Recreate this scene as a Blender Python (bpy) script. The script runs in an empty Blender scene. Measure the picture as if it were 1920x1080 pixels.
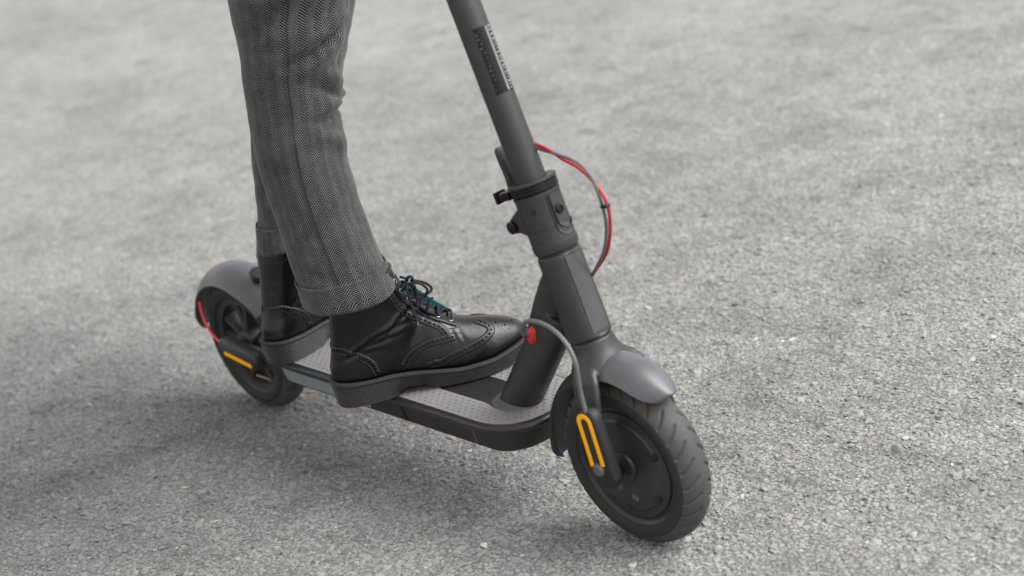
import bpy, bmesh, math, random
import numpy as np
from math import sin, cos, pi, radians as R
from mathutils import Vector, Matrix, noise
from mathutils.bvhtree import BVHTree

SC = bpy.context.scene
COL = SC.collection
random.seed(7); rng = np.random.default_rng(7)

# ------------------------------------------------------------------ camera, sky, sun, exposure
CAM_LOC = Vector((2.36506532, -1.30271915, 1.08289736))
CAM_YAW, CAM_PITCH, CAM_ROLL = 2.49336783, -0.3499365, -0.19827581
F_PX = 3528.14
fw = Vector((cos(CAM_YAW)*cos(CAM_PITCH), sin(CAM_YAW)*cos(CAM_PITCH), sin(CAM_PITCH)))
rt = fw.cross(Vector((0, 0, 1))).normalized(); up = rt.cross(fw)
r2 = rt*cos(CAM_ROLL) + up*sin(CAM_ROLL); u2 = -rt*sin(CAM_ROLL) + up*cos(CAM_ROLL)
cam = bpy.data.cameras.new('camera'); camo = bpy.data.objects.new('camera', cam); COL.objects.link(camo)
m = Matrix((r2, u2, -fw)).transposed().to_4x4(); m.translation = CAM_LOC
camo.matrix_world = m
cam.sensor_width = 36; cam.lens = F_PX/1920*36; cam.clip_start = .05; cam.clip_end = 500
cam.dof.use_dof = True; cam.dof.focus_distance = 2.40; cam.dof.aperture_fstop = 3.6
SC.camera = camo

SUN_EL, SUN_AZ = 50, 32
world = bpy.data.worlds.new('World'); SC.world = world; world.use_nodes = True
wn, wl = world.node_tree.nodes, world.node_tree.links
bg = wn['Background']
sky = wn.new('ShaderNodeTexSky'); sky.sky_type = 'NISHITA'; sky.sun_disc = False
sky.sun_elevation = R(SUN_EL); sky.sun_rotation = R(90-SUN_AZ)
sky.air_density = 1.0; sky.dust_density = 4.0; sky.ozone_density = 1.0
hs = wn.new('ShaderNodeHueSaturation'); hs.inputs['Saturation'].default_value = .0   # grey cloud layer
wl.new(sky.outputs[0], hs.inputs['Color']); wl.new(hs.outputs[0], bg.inputs['Color'])
bg.inputs['Strength'].default_value = .15
sun = bpy.data.lights.new('sun', 'SUN'); sun.energy = .95; sun.angle = R(55); sun.color = (1, .965, .915)
suno = bpy.data.objects.new('sun', sun); COL.objects.link(suno)
sd = Vector((cos(R(SUN_AZ))*cos(R(SUN_EL)), sin(R(SUN_AZ))*cos(R(SUN_EL)), sin(R(SUN_EL))))
suno.rotation_euler = sd.to_track_quat('Z', 'Y').to_euler(); suno.location = sd*20
SC.view_settings.view_transform = 'Standard'; SC.view_settings.look = 'None'
SC.view_settings.exposure = 1.03; SC.view_settings.gamma = 1; SC.view_settings.use_curve_mapping = False
SC.render.engine = 'CYCLES'

# ------------------------------------------------------------------ materials
class N:
    """small node helper"""
    def __init__(s, name):
        s.m = bpy.data.materials.new(name); s.m.use_nodes = True
        s.t = s.m.node_tree; s.b = s.t.nodes['Principled BSDF']
    def n(s, kind, **kw):
        o = s.t.nodes.new('ShaderNode'+kind)
        for k, v in kw.items():
            if k in o.inputs.keys(): o.inputs[k].default_value = v
            else: setattr(o, k, v)
        return o
    def l(s, a, b): s.t.links.new(a, b)
    def math(s, op, a, b=None, c=None):
        o = s.t.nodes.new('ShaderNodeMath'); o.operation = op
        for i, v in enumerate((a, b, c)):
            if v is None: continue
            if hasattr(v, 'is_output'): s.l(v, o.inputs[i])
            else: o.inputs[i].default_value = v
        return o.outputs[0]
    def ramp(s, fac, stops):
        o = s.t.nodes.new('ShaderNodeValToRGB'); e = o.color_ramp.elements
        while len(e) < len(stops): e.new(.5)
        for k, (p, c) in zip(e, stops):
            k.position = p; k.color = (*c, 1) if len(c) == 3 else c
        s.l(fac, o.inputs[0]); return o.outputs[0]
    def mix(s, fac, a, b, kind='MIX'):
        o = s.t.nodes.new('ShaderNodeMix'); o.data_type = 'RGBA'; o.blend_type = kind
        for sock, v in ((o.inputs[0], fac), (o.inputs[6], a), (o.inputs[7], b)):
            if hasattr(v, 'is_output'): s.l(v, sock)
            else: sock.default_value = v if not isinstance(v, tuple) else (*v, 1)
        return o.outputs[2]
    def bump(s, h, strength=.3, dist=.001):
        o = s.t.nodes.new('ShaderNodeBump'); o.inputs['Strength'].default_value = strength
        o.inputs['Distance'].default_value = dist; s.l(h, o.inputs['Height']); s.l(o.outputs[0], s.b.inputs['Normal'])
    def noise(s, scale, detail=3, rough=.5, vec=None):
        o = s.n('TexNoise'); o.inputs['Scale'].default_value = scale; o.inputs['Detail'].default_value = detail
        o.inputs['Roughness'].default_value = rough
        s.l(vec if vec is not None else s.coord(), o.inputs['Vector']); return o.outputs['Fac']
    def coord(s):
        if not hasattr(s, 'tc'): s.tc = s.n('TexCoord')
        return s.tc.outputs['Object']

def surf(name, col, rough=.5, metal=0., spec=.5, mottle=.12, dust=.0, dust_col=(.22, .21, .195), grain=900, gs=.08, coat=0, sheen=0):
    """painted / rubber / metal surface with slight mottling, roughness variation, fine grain and dust"""
    k = N(name); b = k.b
    big = k.noise(23, 4, .6); fine = k.noise(260, 3, .6)
    v = k.math('ADD', k.math('MULTIPLY', k.math('SUBTRACT', big, .5), mottle*2), 1)
    v = k.math('ADD', v, k.math('MULTIPLY', k.math('SUBTRACT', fine, .5), mottle*1.2))
    c = k.mix(1.0, (*col,), (1, 1, 1), 'MULTIPLY')
    mul = k.n('VectorMath', operation='SCALE'); mul.inputs[0].default_value = col; k.l(v, mul.inputs['Scale'])
    c = mul.outputs[0]
    if dust:
        g = k.n('NewGeometry'); sx = k.n('SeparateXYZ'); k.l(g.outputs['Normal'], sx.inputs[0])
        upf = k.math('MAXIMUM', sx.outputs['Z'], 0.25)
        d = k.math('MULTIPLY', k.ramp(k.noise(55, 6, .7), [(.42, (0, 0, 0)), (.72, (1, 1, 1))]), k.math('MULTIPLY', upf, dust))
        c = k.mix(d, c, dust_col)
    k.l(c, b.inputs['Base Color'])
    b.inputs['Metallic'].default_value = metal; b.inputs['Specular IOR Level'].default_value = spec
    rr = k.math('ADD', k.math('MULTIPLY', k.math('SUBTRACT', big, .5), .22), rough); k.l(rr, b.inputs['Roughness'])
    if coat: b.inputs['Coat Weight'].default_value = coat; b.inputs['Coat Roughness'].default_value = .2
    k.bump(k.noise(grain, 2, .6), gs, .0006)
    return k.m

M = {}
M['body'] = surf('dark_grey_paint', (.024, .024, .0255), .42, .0, .5, dust=.06)
M['body_soft'] = surf('dark_grey_paint_satin', (.028, .028, .0295), .42, .1, .45, dust=.05)
M['facet'] = surf('lit_grey_paint', (.048, .050, .052), .36, .1, .55, mottle=.5, dust=.15)  # paler grey stands in for light on the head tube's front facet
M['fender'] = surf('grey_blue_plastic', (.078, .080, .088), .34, .0, .5, mottle=.1, dust=.12)
M['black'] = surf('black_plastic', (.003, .003, .0033), .26, .0, .3, dust=.01)
M['black_matt'] = surf('black_matt_plastic', (.014, .014, .015), .5, .0, .35, dust=.06)
M['rail'] = surf('dark_rubber_edge', (.018, .018, .020), .36, .0, .45, dust=.04)
M['box'] = surf('dark_battery_box', (.025, .025, .026), .5, .0, .4, dust=.06)
M['mat'] = surf('grey_rubber_mat', (.185, .18, .178), .62, .0, .3, mottle=.12, dust=.12, dust_col=(.33, .32, .30))
M['plate'] = surf('grey_deck_plate', (.105, .105, .11), .42, .2, .45, dust=.06)
M['strip'] = surf('grey_reflective_tape', (.24, .27, .285), .4, .15, .5, mottle=.18, dust=.15)
M['tyre'] = surf('black_tyre_rubber', (.026, .025, .0245), .7, .0, .3, mottle=.25, dust=.25, dust_col=(.07, .068, .065))
M['tread'] = surf('worn_tread_rubber', (.056, .0545, .052), .66, .0, .35, mottle=.25, dust=.35, dust_col=(.10, .098, .095))
M['rim'] = surf('black_rim_paint', (.026, .026, .027), .42, .0, .45, dust=.10)
M['amber'] = surf('amber_reflector', (1.0, .44, .001), .4, .0, .18, mottle=.03)
M['red'] = surf('red_plastic', (.55, .018, .022), .35, .0, .5, mottle=.05)
M['red_wire'] = surf('red_cable_sheath', (.72, .045, .035), .4, .0, .5, mottle=.05)
M['red_cable'] = surf('crimson_cable_sheath', (.36, .010, .022), .45, .0, .5, mottle=.05)
M['grey_cable'] = surf('grey_cable_sheath', (.11, .11, .105), .5, .0, .4, mottle=.08)
M['brass'] = surf('brass_valve', (.42, .34, .22), .4, .7, .5)
M['steel'] = surf('dull_steel', (.30, .30, .30), .38, .9, .5)
M['sole'] = surf('dark_grey_sole_rubber', (.026, .0255, .025), .6, .0, .35, mottle=.2, dust=.22, dust_col=(.08, .078, .075))
M['lace'] = surf('navy_black_lace', (.014, .014, .020), .8, .0, .3)
M['stitch'] = surf('dark_grey_thread', (.085, .085, .09), .7)
M['hole'] = surf('perforation_leather', (.0012, .0012, .0012), .8, .0, .1)
M['teal'] = surf('teal_lining', (.004, .10, .115), .6)
M['pale'] = surf('pale_print', (.17, .168, .175), .4)
M['faint'] = surf('faint_print', (.05, .052, .058), .4)
M['ink'] = surf('black_print', (.008, .008, .009), .35)
M['sock'] = surf('black_wool', (.010, .010, .010), .9)
M['skin'] = surf('skin', (.45, .27, .20), .5)
M['hair'] = surf('brown_hair', (.05, .03, .02), .6)
M['coat'] = surf('charcoal_wool', (.05, .05, .055), .9)

def leather():
    k = N('black_leather'); b = k.b
    b.inputs['Specular IOR Level'].default_value = .38
    b.inputs['Coat Weight'].default_value = .0; b.inputs['Coat Roughness'].default_value = .16
    n1 = k.noise(30, 4, .6); n2 = k.noise(700, 3, .6)
    vor = k.n('TexVoronoi', feature='DISTANCE_TO_EDGE'); vor.inputs['Scale'].default_value = 620; k.l(k.coord(), vor.inputs['Vector'])
    mp = k.n('Mapping'); mp.inputs['Scale'].default_value = (18, 60, 95); mp.inputs['Rotation'].default_value = (0, R(-32), 0); k.l(k.coord(), mp.inputs[0])
    cr = k.noise(1.0, 3, .55, mp.outputs[0])
    c = k.ramp(n1, [(.3, (.0022, .0022, .0025)), (.75, (.0050, .0050, .0054))]); k.l(c, b.inputs['Base Color'])
    k.l(k.math('ADD', k.math('MULTIPLY', n1, .14), .19), b.inputs['Roughness'])
    h = k.math('ADD', k.math('MULTIPLY', cr, 1.0), k.math('ADD', k.math('MULTIPLY', vor.outputs['Distance'], .22), k.math('MULTIPLY', n2, .05)))
    k.bump(h, .22, .0018)
    return k.m
M['leather'] = leather()

def tweed():
    """grey herringbone wool; UVs are metres (u round the leg, v along it)"""
    k = N('grey_herringbone_wool'); b = k.b
    uv = k.n('UVMap'); sx = k.n('SeparateXYZ'); k.l(uv.outputs[0], sx.inputs[0])
    wob = k.math('MULTIPLY', k.math('SUBTRACT', k.noise(70, 2, .5), .5), .0010)
    u = k.math('ADD', sx.outputs['X'], wob); v = sx.outputs['Y']
    cw = .0074
    t = k.math('DIVIDE', u, cw)
    tri = k.math('PINGPONG', t, 1.0)                        # 0..1..0 across two columns
    par = k.math('GREATER_THAN', k.math('FRACT', k.math('MULTIPLY', t, .5)), .5)
    ph = k.math('ADD', k.math('DIVIDE', v, .0032), k.math('MULTIPLY', tri, cw/.0032*1.1))
    line = k.math('ADD', k.math('MULTIPLY', k.math('SINE', k.math('MULTIPLY', ph, 2*pi)), .5), .5)
    fib = k.noise(460, 4, .8)
    val = k.math('ADD', k.math('MULTIPLY', line, .62), k.math('MULTIPLY', fib, .66))
    val = k.math('ADD', val, k.math('MULTIPLY', k.math('SUBTRACT', par, .5), .055))
    c = k.ramp(val, [(.38, (.005, .005, .005)), (.62, (.028, .028, .027)), (.98, (.30, .295, .285))])
    mott = k.noise(38, 3, .6)
    c2 = k.n('VectorMath', operation='SCALE'); k.l(c, c2.inputs[0]); k.l(k.math('ADD', k.math('MULTIPLY', mott, .75), .12), c2.inputs['Scale'])
    k.l(c2.outputs[0], b.inputs['Base Color'])
    b.inputs['Roughness'].default_value = .95; b.inputs['Specular IOR Level'].default_value = .15
    b.inputs['Sheen Weight'].default_value = .22; b.inputs['Sheen Roughness'].default_value = .5; b.inputs['Sheen Tint'].default_value = (.8, .8, .8, 1)
    k.bump(k.math('ADD', k.math('MULTIPLY', line, .5), fib), .5, .0007)
    return k.m
M['tweed'] = tweed()

def asphalt():
    """worn asphalt sheet: light aggregate in dark bitumen, patchy wear"""
    k = N('asphalt'); b = k.b
    vor = k.n('TexVoronoi', feature='F1'); vor.inputs['Scale'].default_value = 150; vor.inputs['Randomness'].default_value = 1; k.l(k.coord(), vor.inputs['Vector'])
    v2 = k.n('TexVoronoi', feature='F1'); v2.inputs['Scale'].default_value = 62; k.l(k.coord(), v2.inputs['Vector'])
    stone = k.ramp(vor.outputs['Distance'], [(.28, (1, 1, 1)), (.62, (0, 0, 0))])
    sep = k.n('SeparateColor'); k.l(vor.outputs['Color'], sep.inputs[0])
    tone = k.ramp(sep.outputs[0], [(.0, (.20, .199, .195)), (.5, (.325, .322, .310)), (.93, (.395, .39, .372)), (1, (.50, .48, .45))])
    bind = k.ramp(k.noise(300, 3, .6), [(.3, (.125, .124, .121)), (.7, (.225, .223, .218))])
    c = k.mix(stone, bind, tone)
    big = k.noise(1.1, 4, .6); mid = k.noise(6.5, 4, .6); md2 = k.noise(24, 3, .6)
    f = k.math('ADD', k.math('MULTIPLY', big, .75), k.math('ADD', k.math('MULTIPLY', mid, .50), k.math('MULTIPLY', md2, .40)))
    f = k.math('ADD', f, .21)

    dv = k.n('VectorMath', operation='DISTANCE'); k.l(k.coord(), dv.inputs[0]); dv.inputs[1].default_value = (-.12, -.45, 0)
    mottle = k.math('ADD', dv.outputs['Value'], k.math('MULTIPLY', k.math('SUBTRACT', k.noise(2.3, 4, .6), .5), 1.1))
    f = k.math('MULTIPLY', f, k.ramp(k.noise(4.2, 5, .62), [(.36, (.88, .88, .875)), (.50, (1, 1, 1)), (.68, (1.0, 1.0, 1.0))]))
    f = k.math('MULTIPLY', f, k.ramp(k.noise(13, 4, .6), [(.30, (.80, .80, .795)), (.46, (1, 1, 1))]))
    f = k.math('MULTIPLY', f, k.ramp(k.math('MULTIPLY', mottle, .333), [(.0, (.42, .42, .42)), (.12, (.56, .56, .56)), (.30, (.80, .80, .80)), (.85, (.97, .97, .97))]))   # darkest round a point beside the rear wheel, paler outward, broken by noise
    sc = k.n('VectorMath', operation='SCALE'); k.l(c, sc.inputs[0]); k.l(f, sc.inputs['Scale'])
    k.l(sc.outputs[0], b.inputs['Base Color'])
    b.inputs['Roughness'].default_value = .82; b.inputs['Specular IOR Level'].default_value = .35
    h = k.math('ADD', k.math('MULTIPLY', stone, .6), k.math('MULTIPLY', k.noise(900, 2, .6), .3))
    h = k.math('ADD', h, k.math('MULTIPLY', v2.outputs['Distance'], -.6))
    k.bump(h, .8, .0022)
    return k.m
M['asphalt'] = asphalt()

def stone_mat():
    k = N('asphalt_aggregate'); b = k.b
    oi = k.n('ObjectInfo')
    tone = k.ramp(oi.outputs['Random'], [(.0, (.185, .183, .178)), (.25, (.252, .249, .241)), (.75, (.292, .288, .278)), (.982, (.33, .324, .312)), (.990, (.32, .26, .22)), (.9988, (.55, .53, .50))])
    geo = k.n('NewGeometry')
    pos = geo.outputs['Position']
    big = k.noise(1.1, 4, .6, pos); mid = k.noise(6.5, 4, .6, pos); md2 = k.noise(24, 3, .6, pos); gr = k.noise(1400, 3, .6, pos)
    f = k.math('ADD', k.math('MULTIPLY', big, .75), k.math('ADD', k.math('MULTIPLY', mid, .50), k.math('MULTIPLY', md2, .40)))
    f = k.math('ADD', f, k.math('ADD', .01, k.math('MULTIPLY', gr, .4)))

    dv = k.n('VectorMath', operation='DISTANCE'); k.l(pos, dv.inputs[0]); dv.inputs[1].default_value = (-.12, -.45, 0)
    mottle = k.math('ADD', dv.outputs['Value'], k.math('MULTIPLY', k.math('SUBTRACT', k.noise(2.3, 4, .6, pos), .5), 1.1))
    f = k.math('MULTIPLY', f, k.ramp(k.noise(4.2, 5, .62, pos), [(.36, (.88, .88, .875)), (.50, (1, 1, 1)), (.68, (1.0, 1.0, 1.0))]))
    f = k.math('MULTIPLY', f, k.ramp(k.noise(13, 4, .6, pos), [(.30, (.80, .80, .795)), (.46, (1, 1, 1))]))
    f = k.math('MULTIPLY', f, k.ramp(k.math('MULTIPLY', mottle, .333), [(.0, (.42, .42, .42)), (.12, (.56, .56, .56)), (.30, (.80, .80, .80)), (.85, (.97, .97, .97))]))   # same tone falloff as the sheet: dark near that point, paler further out
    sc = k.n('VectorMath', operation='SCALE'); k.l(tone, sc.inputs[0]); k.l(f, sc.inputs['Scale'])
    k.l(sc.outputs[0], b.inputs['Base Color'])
    b.inputs['Roughness'].default_value = .75; b.inputs['Specular IOR Level'].default_value = .4
    k.bump(gr, .5, .0006)
    return k.m
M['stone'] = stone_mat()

# ------------------------------------------------------------------ mesh helpers
def mesh_obj(name, verts, faces, mat, parent=None, smooth=True, uvs=None, angle=None):
    me = bpy.data.meshes.new(name); me.from_pydata([tuple(v) for v in verts], [], faces)
    bm = bmesh.new(); bm.from_mesh(me)
    if uvs is None: bmesh.ops.recalc_face_normals(bm, faces=bm.faces)
    bm.to_mesh(me); bm.free()
    if uvs is not None:
        ul = me.uv_layers.new(name='UVMap')
        for lp in me.loops: ul.data[lp.index].uv = uvs[lp.index]
    mats = mat if isinstance(mat, (list, tuple)) else [mat]
    for x in mats: me.materials.append(x)
    if smooth:
        me.polygons.foreach_set('use_smooth', [True]*len(me.polygons))
        if angle: me.set_sharp_from_angle(angle=R(angle))
    o = bpy.data.objects.new(name, me); COL.objects.link(o)
    if parent: o.parent = parent
    return o

class MB:
    def __init__(s): s.v = []; s.f = []
    def add(s, v, f):
        k = len(s.v); s.v += [Vector(x) for x in v]; s.f += [tuple(i+k for i in q) for q in f]; return s
    def loft(s, rings, caps=True, closed=True):
        n = len(rings[0]); v = [p for r in rings for p in r]; f = []
        for i in range(len(rings)-1):
            for j in range(n if closed else n-1):
                a, b = i*n+j, i*n+(j+1) % n
                f.append((a, b, b+n, a+n))
        if caps: f.append(tuple(range(n-1, -1, -1))); f.append(tuple(range((len(rings)-1)*n, len(rings)*n)))
        return s.add(v, f)
    def tube(s, path, r, n=12, caps=True):
        path = [Vector(p) for p in path]; rr = r if isinstance(r, (list, tuple)) else [r]*len(path)
        t0 = (path[1]-path[0]).normalized(); nn = t0.orthogonal().normalized(); rings = []
        for i, p in enumerate(path):
            t = (path[min(i+1, len(path)-1)]-path[max(i-1, 0)]).normalized()
            nn = (nn-t*nn.dot(t)).normalized(); bb = t.cross(nn)
            rings.append([p+nn*rr[i]*cos(2*pi*j/n)+bb*rr[i]*sin(2*pi*j/n) for j in range(n)])
        return s.loft(rings, caps)
    def lathe(s, prof, n=48, axis='y', c=(0, 0, 0), closed=False):
        """prof: (radius, along) pairs"""
        rings = []
        for r, h in prof:
            ring = []
            for j in range(n):
                a = 2*pi*j/n
                if axis == 'y': p = (c[0]+r*cos(a), c[1]+h, c[2]+r*sin(a))
                elif axis == 'z': p = (c[0]+r*cos(a), c[1]+r*sin(a), c[2]+h)
                else: p = (c[0]+h, c[1]+r*cos(a), c[2]+r*sin(a))
                ring.append(Vector(p))
            rings.append(ring)
        if closed: rings.append(rings[0]); return s.loft(rings, False)
        return s.loft(rings, True)
    def box(s, lo, hi, bev=.001, seg=2):
        bm = bmesh.new(); bmesh.ops.create_cube(bm, size=1)
        for v in bm.verts: v.co = Vector([(lo[i]+hi[i])/2+v.co[i]*(hi[i]-lo[i]) for i in range(3)])
        if bev: bmesh.ops.bevel(bm, geom=bm.edges[:], offset=bev, segments=seg, affect='EDGES', profile=.5)
        bm.verts.index_update()
        s.add([v.co.copy() for v in bm.verts], [tuple(v.index for v in f.verts) for f in bm.faces]); bm.free(); return s
    def xf(s, fn): s.v = [Vector(fn(v)) for v in s.v]; return s
    def build(s, name, mat, parent=None, smooth=True, angle=35):
        return mesh_obj(name, s.v, s.f, mat, parent, smooth, angle=angle)

def catmull(pts, per=8):
    P = [Vector(p) for p in pts]; P = [P[0]*2-P[1]]+P+[P[-1]*2-P[-2]]; out = []
    for i in range(1, len(P)-2):
        a, b, c, d = P[i-1:i+3]
        for k in range(per):
            t = k/per
            out.append(.5*((2*b)+(c-a)*t+(2*a-5*b+4*c-d)*t*t+(3*b-a-3*c+d)*t**3))
    out.append(P[-2]); return out

def remesh_smooth(mb, voxel, it=6, deci=None):
    """fuse the pieces of mb into one skin with soft fillets; returns MB"""
    me = bpy.data.meshes.new('t'); me.from_pydata([tuple(v) for v in mb.v], [], mb.f)
    bm = bmesh.new(); bm.from_mesh(me); bmesh.ops.recalc_face_normals(bm, faces=bm.faces); bm.to_mesh(me); bm.free()
    o = bpy.data.objects.new('t', me); COL.objects.link(o)
    md = o.modifiers.new('r', 'REMESH'); md.mode = 'VOXEL'; md.voxel_size = voxel
    ms = o.modifiers.new('s', 'SMOOTH'); ms.iterations = it; ms.factor = .5
    dg = bpy.context.evaluated_depsgraph_get(); ev = o.evaluated_get(dg); m2 = ev.to_mesh()
    v = [x.co.copy() for x in m2.vertices]; f = [tuple(p.vertices) for p in m2.polygons]
    ev.to_mesh_clear(); bpy.data.objects.remove(o); bpy.data.meshes.remove(me)
    k = MB(); k.v = v; k.f = f; return k

def empty(name, parent=None, loc=(0, 0, 0)):
    o = bpy.data.objects.new(name, None); COL.objects.link(o); o.location = loc; o.empty_display_size = .1
    if parent: o.parent = parent
    return o

def tag(o, label=None, cat=None, group=None, kind=None):
    for k, v in (('label', label), ('category', cat), ('group', group), ('kind', kind)):
        if v: o[k] = v
    return o

# ------------------------------------------------------------------ ground
def vnoise(x, y, cell, seed):
    """smooth value noise, -1..1"""
    g = np.random.default_rng(seed); T_ = g.uniform(-1, 1, (256, 256)); x = x/cell; y = y/cell
    xi, yi = np.floor(x).astype(int), np.floor(y).astype(int); fx, fy = x-xi, y-yi; fx = fx*fx*(3-2*fx); fy = fy*fy*(3-2*fy)
    t = lambda a, b: T_[a % 256, b % 256]
    return (t(xi, yi)*(1-fx)+t(xi+1, yi)*fx)*(1-fy)+(t(xi, yi+1)*(1-fx)+t(xi+1, yi+1)*fx)*fy
def ground_z(X, Y):
    z = .0016*vnoise(X, Y, .31, 1)+.0011*vnoise(X, Y, .055, 2)-.0026*np.clip(vnoise(X, Y, .021, 3)-.12, 0, 1)-.0022*np.clip(vnoise(X, Y, .013, 4)-.25, 0, 1)
    far = np.clip(1-(np.hypot(X-.4, Y-.3)-1.8)/1.2, 0, 1)
    con = np.minimum(1, np.minimum(np.hypot(X, Y), np.hypot(X-.83, Y))/.07)
    return z*far*con
def build_ground():
    # one sheet out to the horizon, finer near the scooter, with pits and gentle unevenness
    gx = np.unique(np.concatenate([np.arange(-1.3, 2.0, .0075), np.linspace(-4, 4, 81), np.linspace(-20, 20, 41), np.linspace(-300, 300, 25)]).round(4))
    gy = np.unique(np.concatenate([np.arange(-1.0, 2.1, .0075), np.linspace(-4, 4, 81), np.linspace(-20, 20, 41), np.linspace(-300, 300, 25)]).round(4))
    nx_, ny_ = len(gx), len(gy); X, Y = np.meshgrid(gx, gy, indexing='ij')
    V = np.stack([X, Y, ground_z(X, Y)-.0013], -1).reshape(-1, 3).astype(np.float32)
    I, J = np.meshgrid(np.arange(nx_-1), np.arange(ny_-1), indexing='ij'); a = (I*ny_+J).ravel()
    F = np.stack([a, a+ny_, a+ny_+1, a+1], -1).astype(np.int32)
    me = bpy.data.meshes.new('ground'); me.vertices.add(len(V)); me.vertices.foreach_set('co', V.ravel())
    me.loops.add(F.size); me.loops.foreach_set('vertex_index', F.ravel()); me.polygons.add(len(F)); me.polygons.foreach_set('loop_start', np.arange(0, F.size, 4, dtype=np.int32))
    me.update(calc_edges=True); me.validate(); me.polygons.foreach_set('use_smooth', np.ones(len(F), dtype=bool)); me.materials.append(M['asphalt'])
    o = bpy.data.objects.new('ground', me); COL.objects.link(o); tag(o, kind='structure', label='worn grey asphalt with exposed stone chippings')
    # stone chippings standing proud of the bitumen, real geometry around the scooter
    protos = bpy.data.collections.new('chipping_shapes')
    for k in range(7):
        bm = bmesh.new(); bmesh.ops.create_icosphere(bm, subdivisions=2, radius=1)
        off = Vector((k*7.3, k*3.1, 0))
        for v in bm.verts:
            d = 1+.55*noise.noise(v.co*1.1+off)+.2*noise.noise(v.co*2.7+off)
            v.co *= d; v.co.z = max(-.5, min(v.co.z*.55, .36+.10*noise.noise(v.co*2+off)))
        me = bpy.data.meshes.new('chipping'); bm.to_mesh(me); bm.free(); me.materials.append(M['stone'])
        me.polygons.foreach_set('use_smooth', [True]*len(me.polygons)); me.set_sharp_from_angle(angle=R(38))
        so = bpy.data.objects.new('chipping', me); protos.objects.link(so)
    sp = .0045
    gx = np.arange(-1.6, 2.0, sp); gy = np.arange(-1.1, 2.1, sp)
    X, Y = np.meshgrid(gx, gy); X = X.ravel(); Y = Y.ravel()
    X = X+rng.uniform(-.5, .5, X.size)*sp*1.1; Y = Y+rng.uniform(-.5, .5, X.size)*sp*1.1
    P = np.stack([X, Y, 0*X], -1)-np.array(CAM_LOC)
    d = P@np.array(fw); a = np.abs(P@np.array(r2))/d; b = np.abs(P@np.array(u2))/d
    dist = np.linalg.norm(P, axis=1)
    keep = (d > .5) & (a < 960/F_PX*1.22) & (b < 540/F_PX*1.3) & (rng.uniform(0, 1, X.size) < np.clip((3.75-dist)/.55, 0, 1)*.9)
    X, Y = X[keep], Y[keep]; nn = X.size
    print('chippings', nn)
    me = bpy.data.meshes.new('gravel_chippings'); me.vertices.add(nn)
    sz = np.exp(rng.normal(0, .42, nn))*.0021; sz = np.clip(sz, .0012, .0068)
    zz = ground_z(X, Y)-.0012-sz*.10+rng.normal(-.0002, .00045, nn)
    me.vertices.foreach_set('co', np.stack([X, Y, zz], -1).astype(np.float32).ravel())
    at = me.attributes.new('size', 'FLOAT', 'POINT'); at.data.foreach_set('value', sz.astype(np.float32))
    rot = np.stack([rng.normal(0, .22, nn), rng.normal(0, .22, nn), rng.uniform(0, 2*pi, nn)], -1)
    at = me.attributes.new('turn', 'FLOAT_VECTOR', 'POINT'); at.data.foreach_set('vector', rot.astype(np.float32).ravel())
    o = bpy.data.objects.new('gravel_chippings', me); COL.objects.link(o)
    tag(o, 'grey stone chippings set in the worn asphalt around the scooter', 'gravel', kind='stuff')
    ng = bpy.data.node_groups.new('scatter_chippings', 'GeometryNodeTree')
    ng.interface.new_socket('Geometry', in_out='INPUT', socket_type='NodeSocketGeometry')
    ng.interface.new_socket('Geometry', in_out='OUTPUT', socket_type='NodeSocketGeometry')
    gi = ng.nodes.new('NodeGroupInput'); go = ng.nodes.new('NodeGroupOutput')
    ip = ng.nodes.new('GeometryNodeInstanceOnPoints'); ci = ng.nodes.new('GeometryNodeCollectionInfo')
    ci.inputs['Collection'].default_value = protos; ci.inputs['Separate Children'].default_value = True; ci.inputs['Reset Children'].default_value = True
    m2p = ng.nodes.new('GeometryNodeMeshToPoints')
    s_ = ng.nodes.new('GeometryNodeInputNamedAttribute'); s_.data_type = 'FLOAT'; s_.inputs[0].default_value = 'size'
    t_ = ng.nodes.new('GeometryNodeInputNamedAttribute'); t_.data_type = 'FLOAT_VECTOR'; t_.inputs[0].default_value = 'turn'
    L = ng.links.new
    L(gi.outputs[0], m2p.inputs[0]); L(m2p.outputs[0], ip.inputs['Points']); L(ci.outputs[0], ip.inputs['Instance']); ip.inputs['Pick Instance'].default_value = True
    L(t_.outputs[0], ip.inputs['Rotation']); L(s_.outputs[0], ip.inputs['Scale']); L(ip.outputs[0], go.inputs[0])
    md = o.modifiers.new('scatter', 'NODES'); md.node_group = ng
build_ground()

# ------------------------------------------------------------------ scooter
LEAN = R(2.41)
scooter = empty('electric_scooter'); scooter.rotation_euler = (LEAN, 0, 0)
tag(scooter, 'dark grey electric kick scooter carrying the rider on the asphalt', 'scooter')

WR = .1079; WB = .8246; SA = .221; STEER = R(1.92)
FA = Vector((WB, 0, WR)); AX = Vector((-sin(SA), 0, cos(SA))); NX = Vector((cos(SA), 0, sin(SA))); YX = Vector((0, 1, 0))
SM = Matrix.Rotation(STEER, 3, AX)
def fk(n, y, a): return FA + SM@(NX*n + YX*y + AX*a)          # steering frame -> scooter frame
def fkv(v): return fk(v[0], v[1], v[2])
def wheel_at_front(v): return FA + SM@Vector(v)
def wheel_at_rear(v): return Vector((0, 0, WR))+Vector(v)

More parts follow.
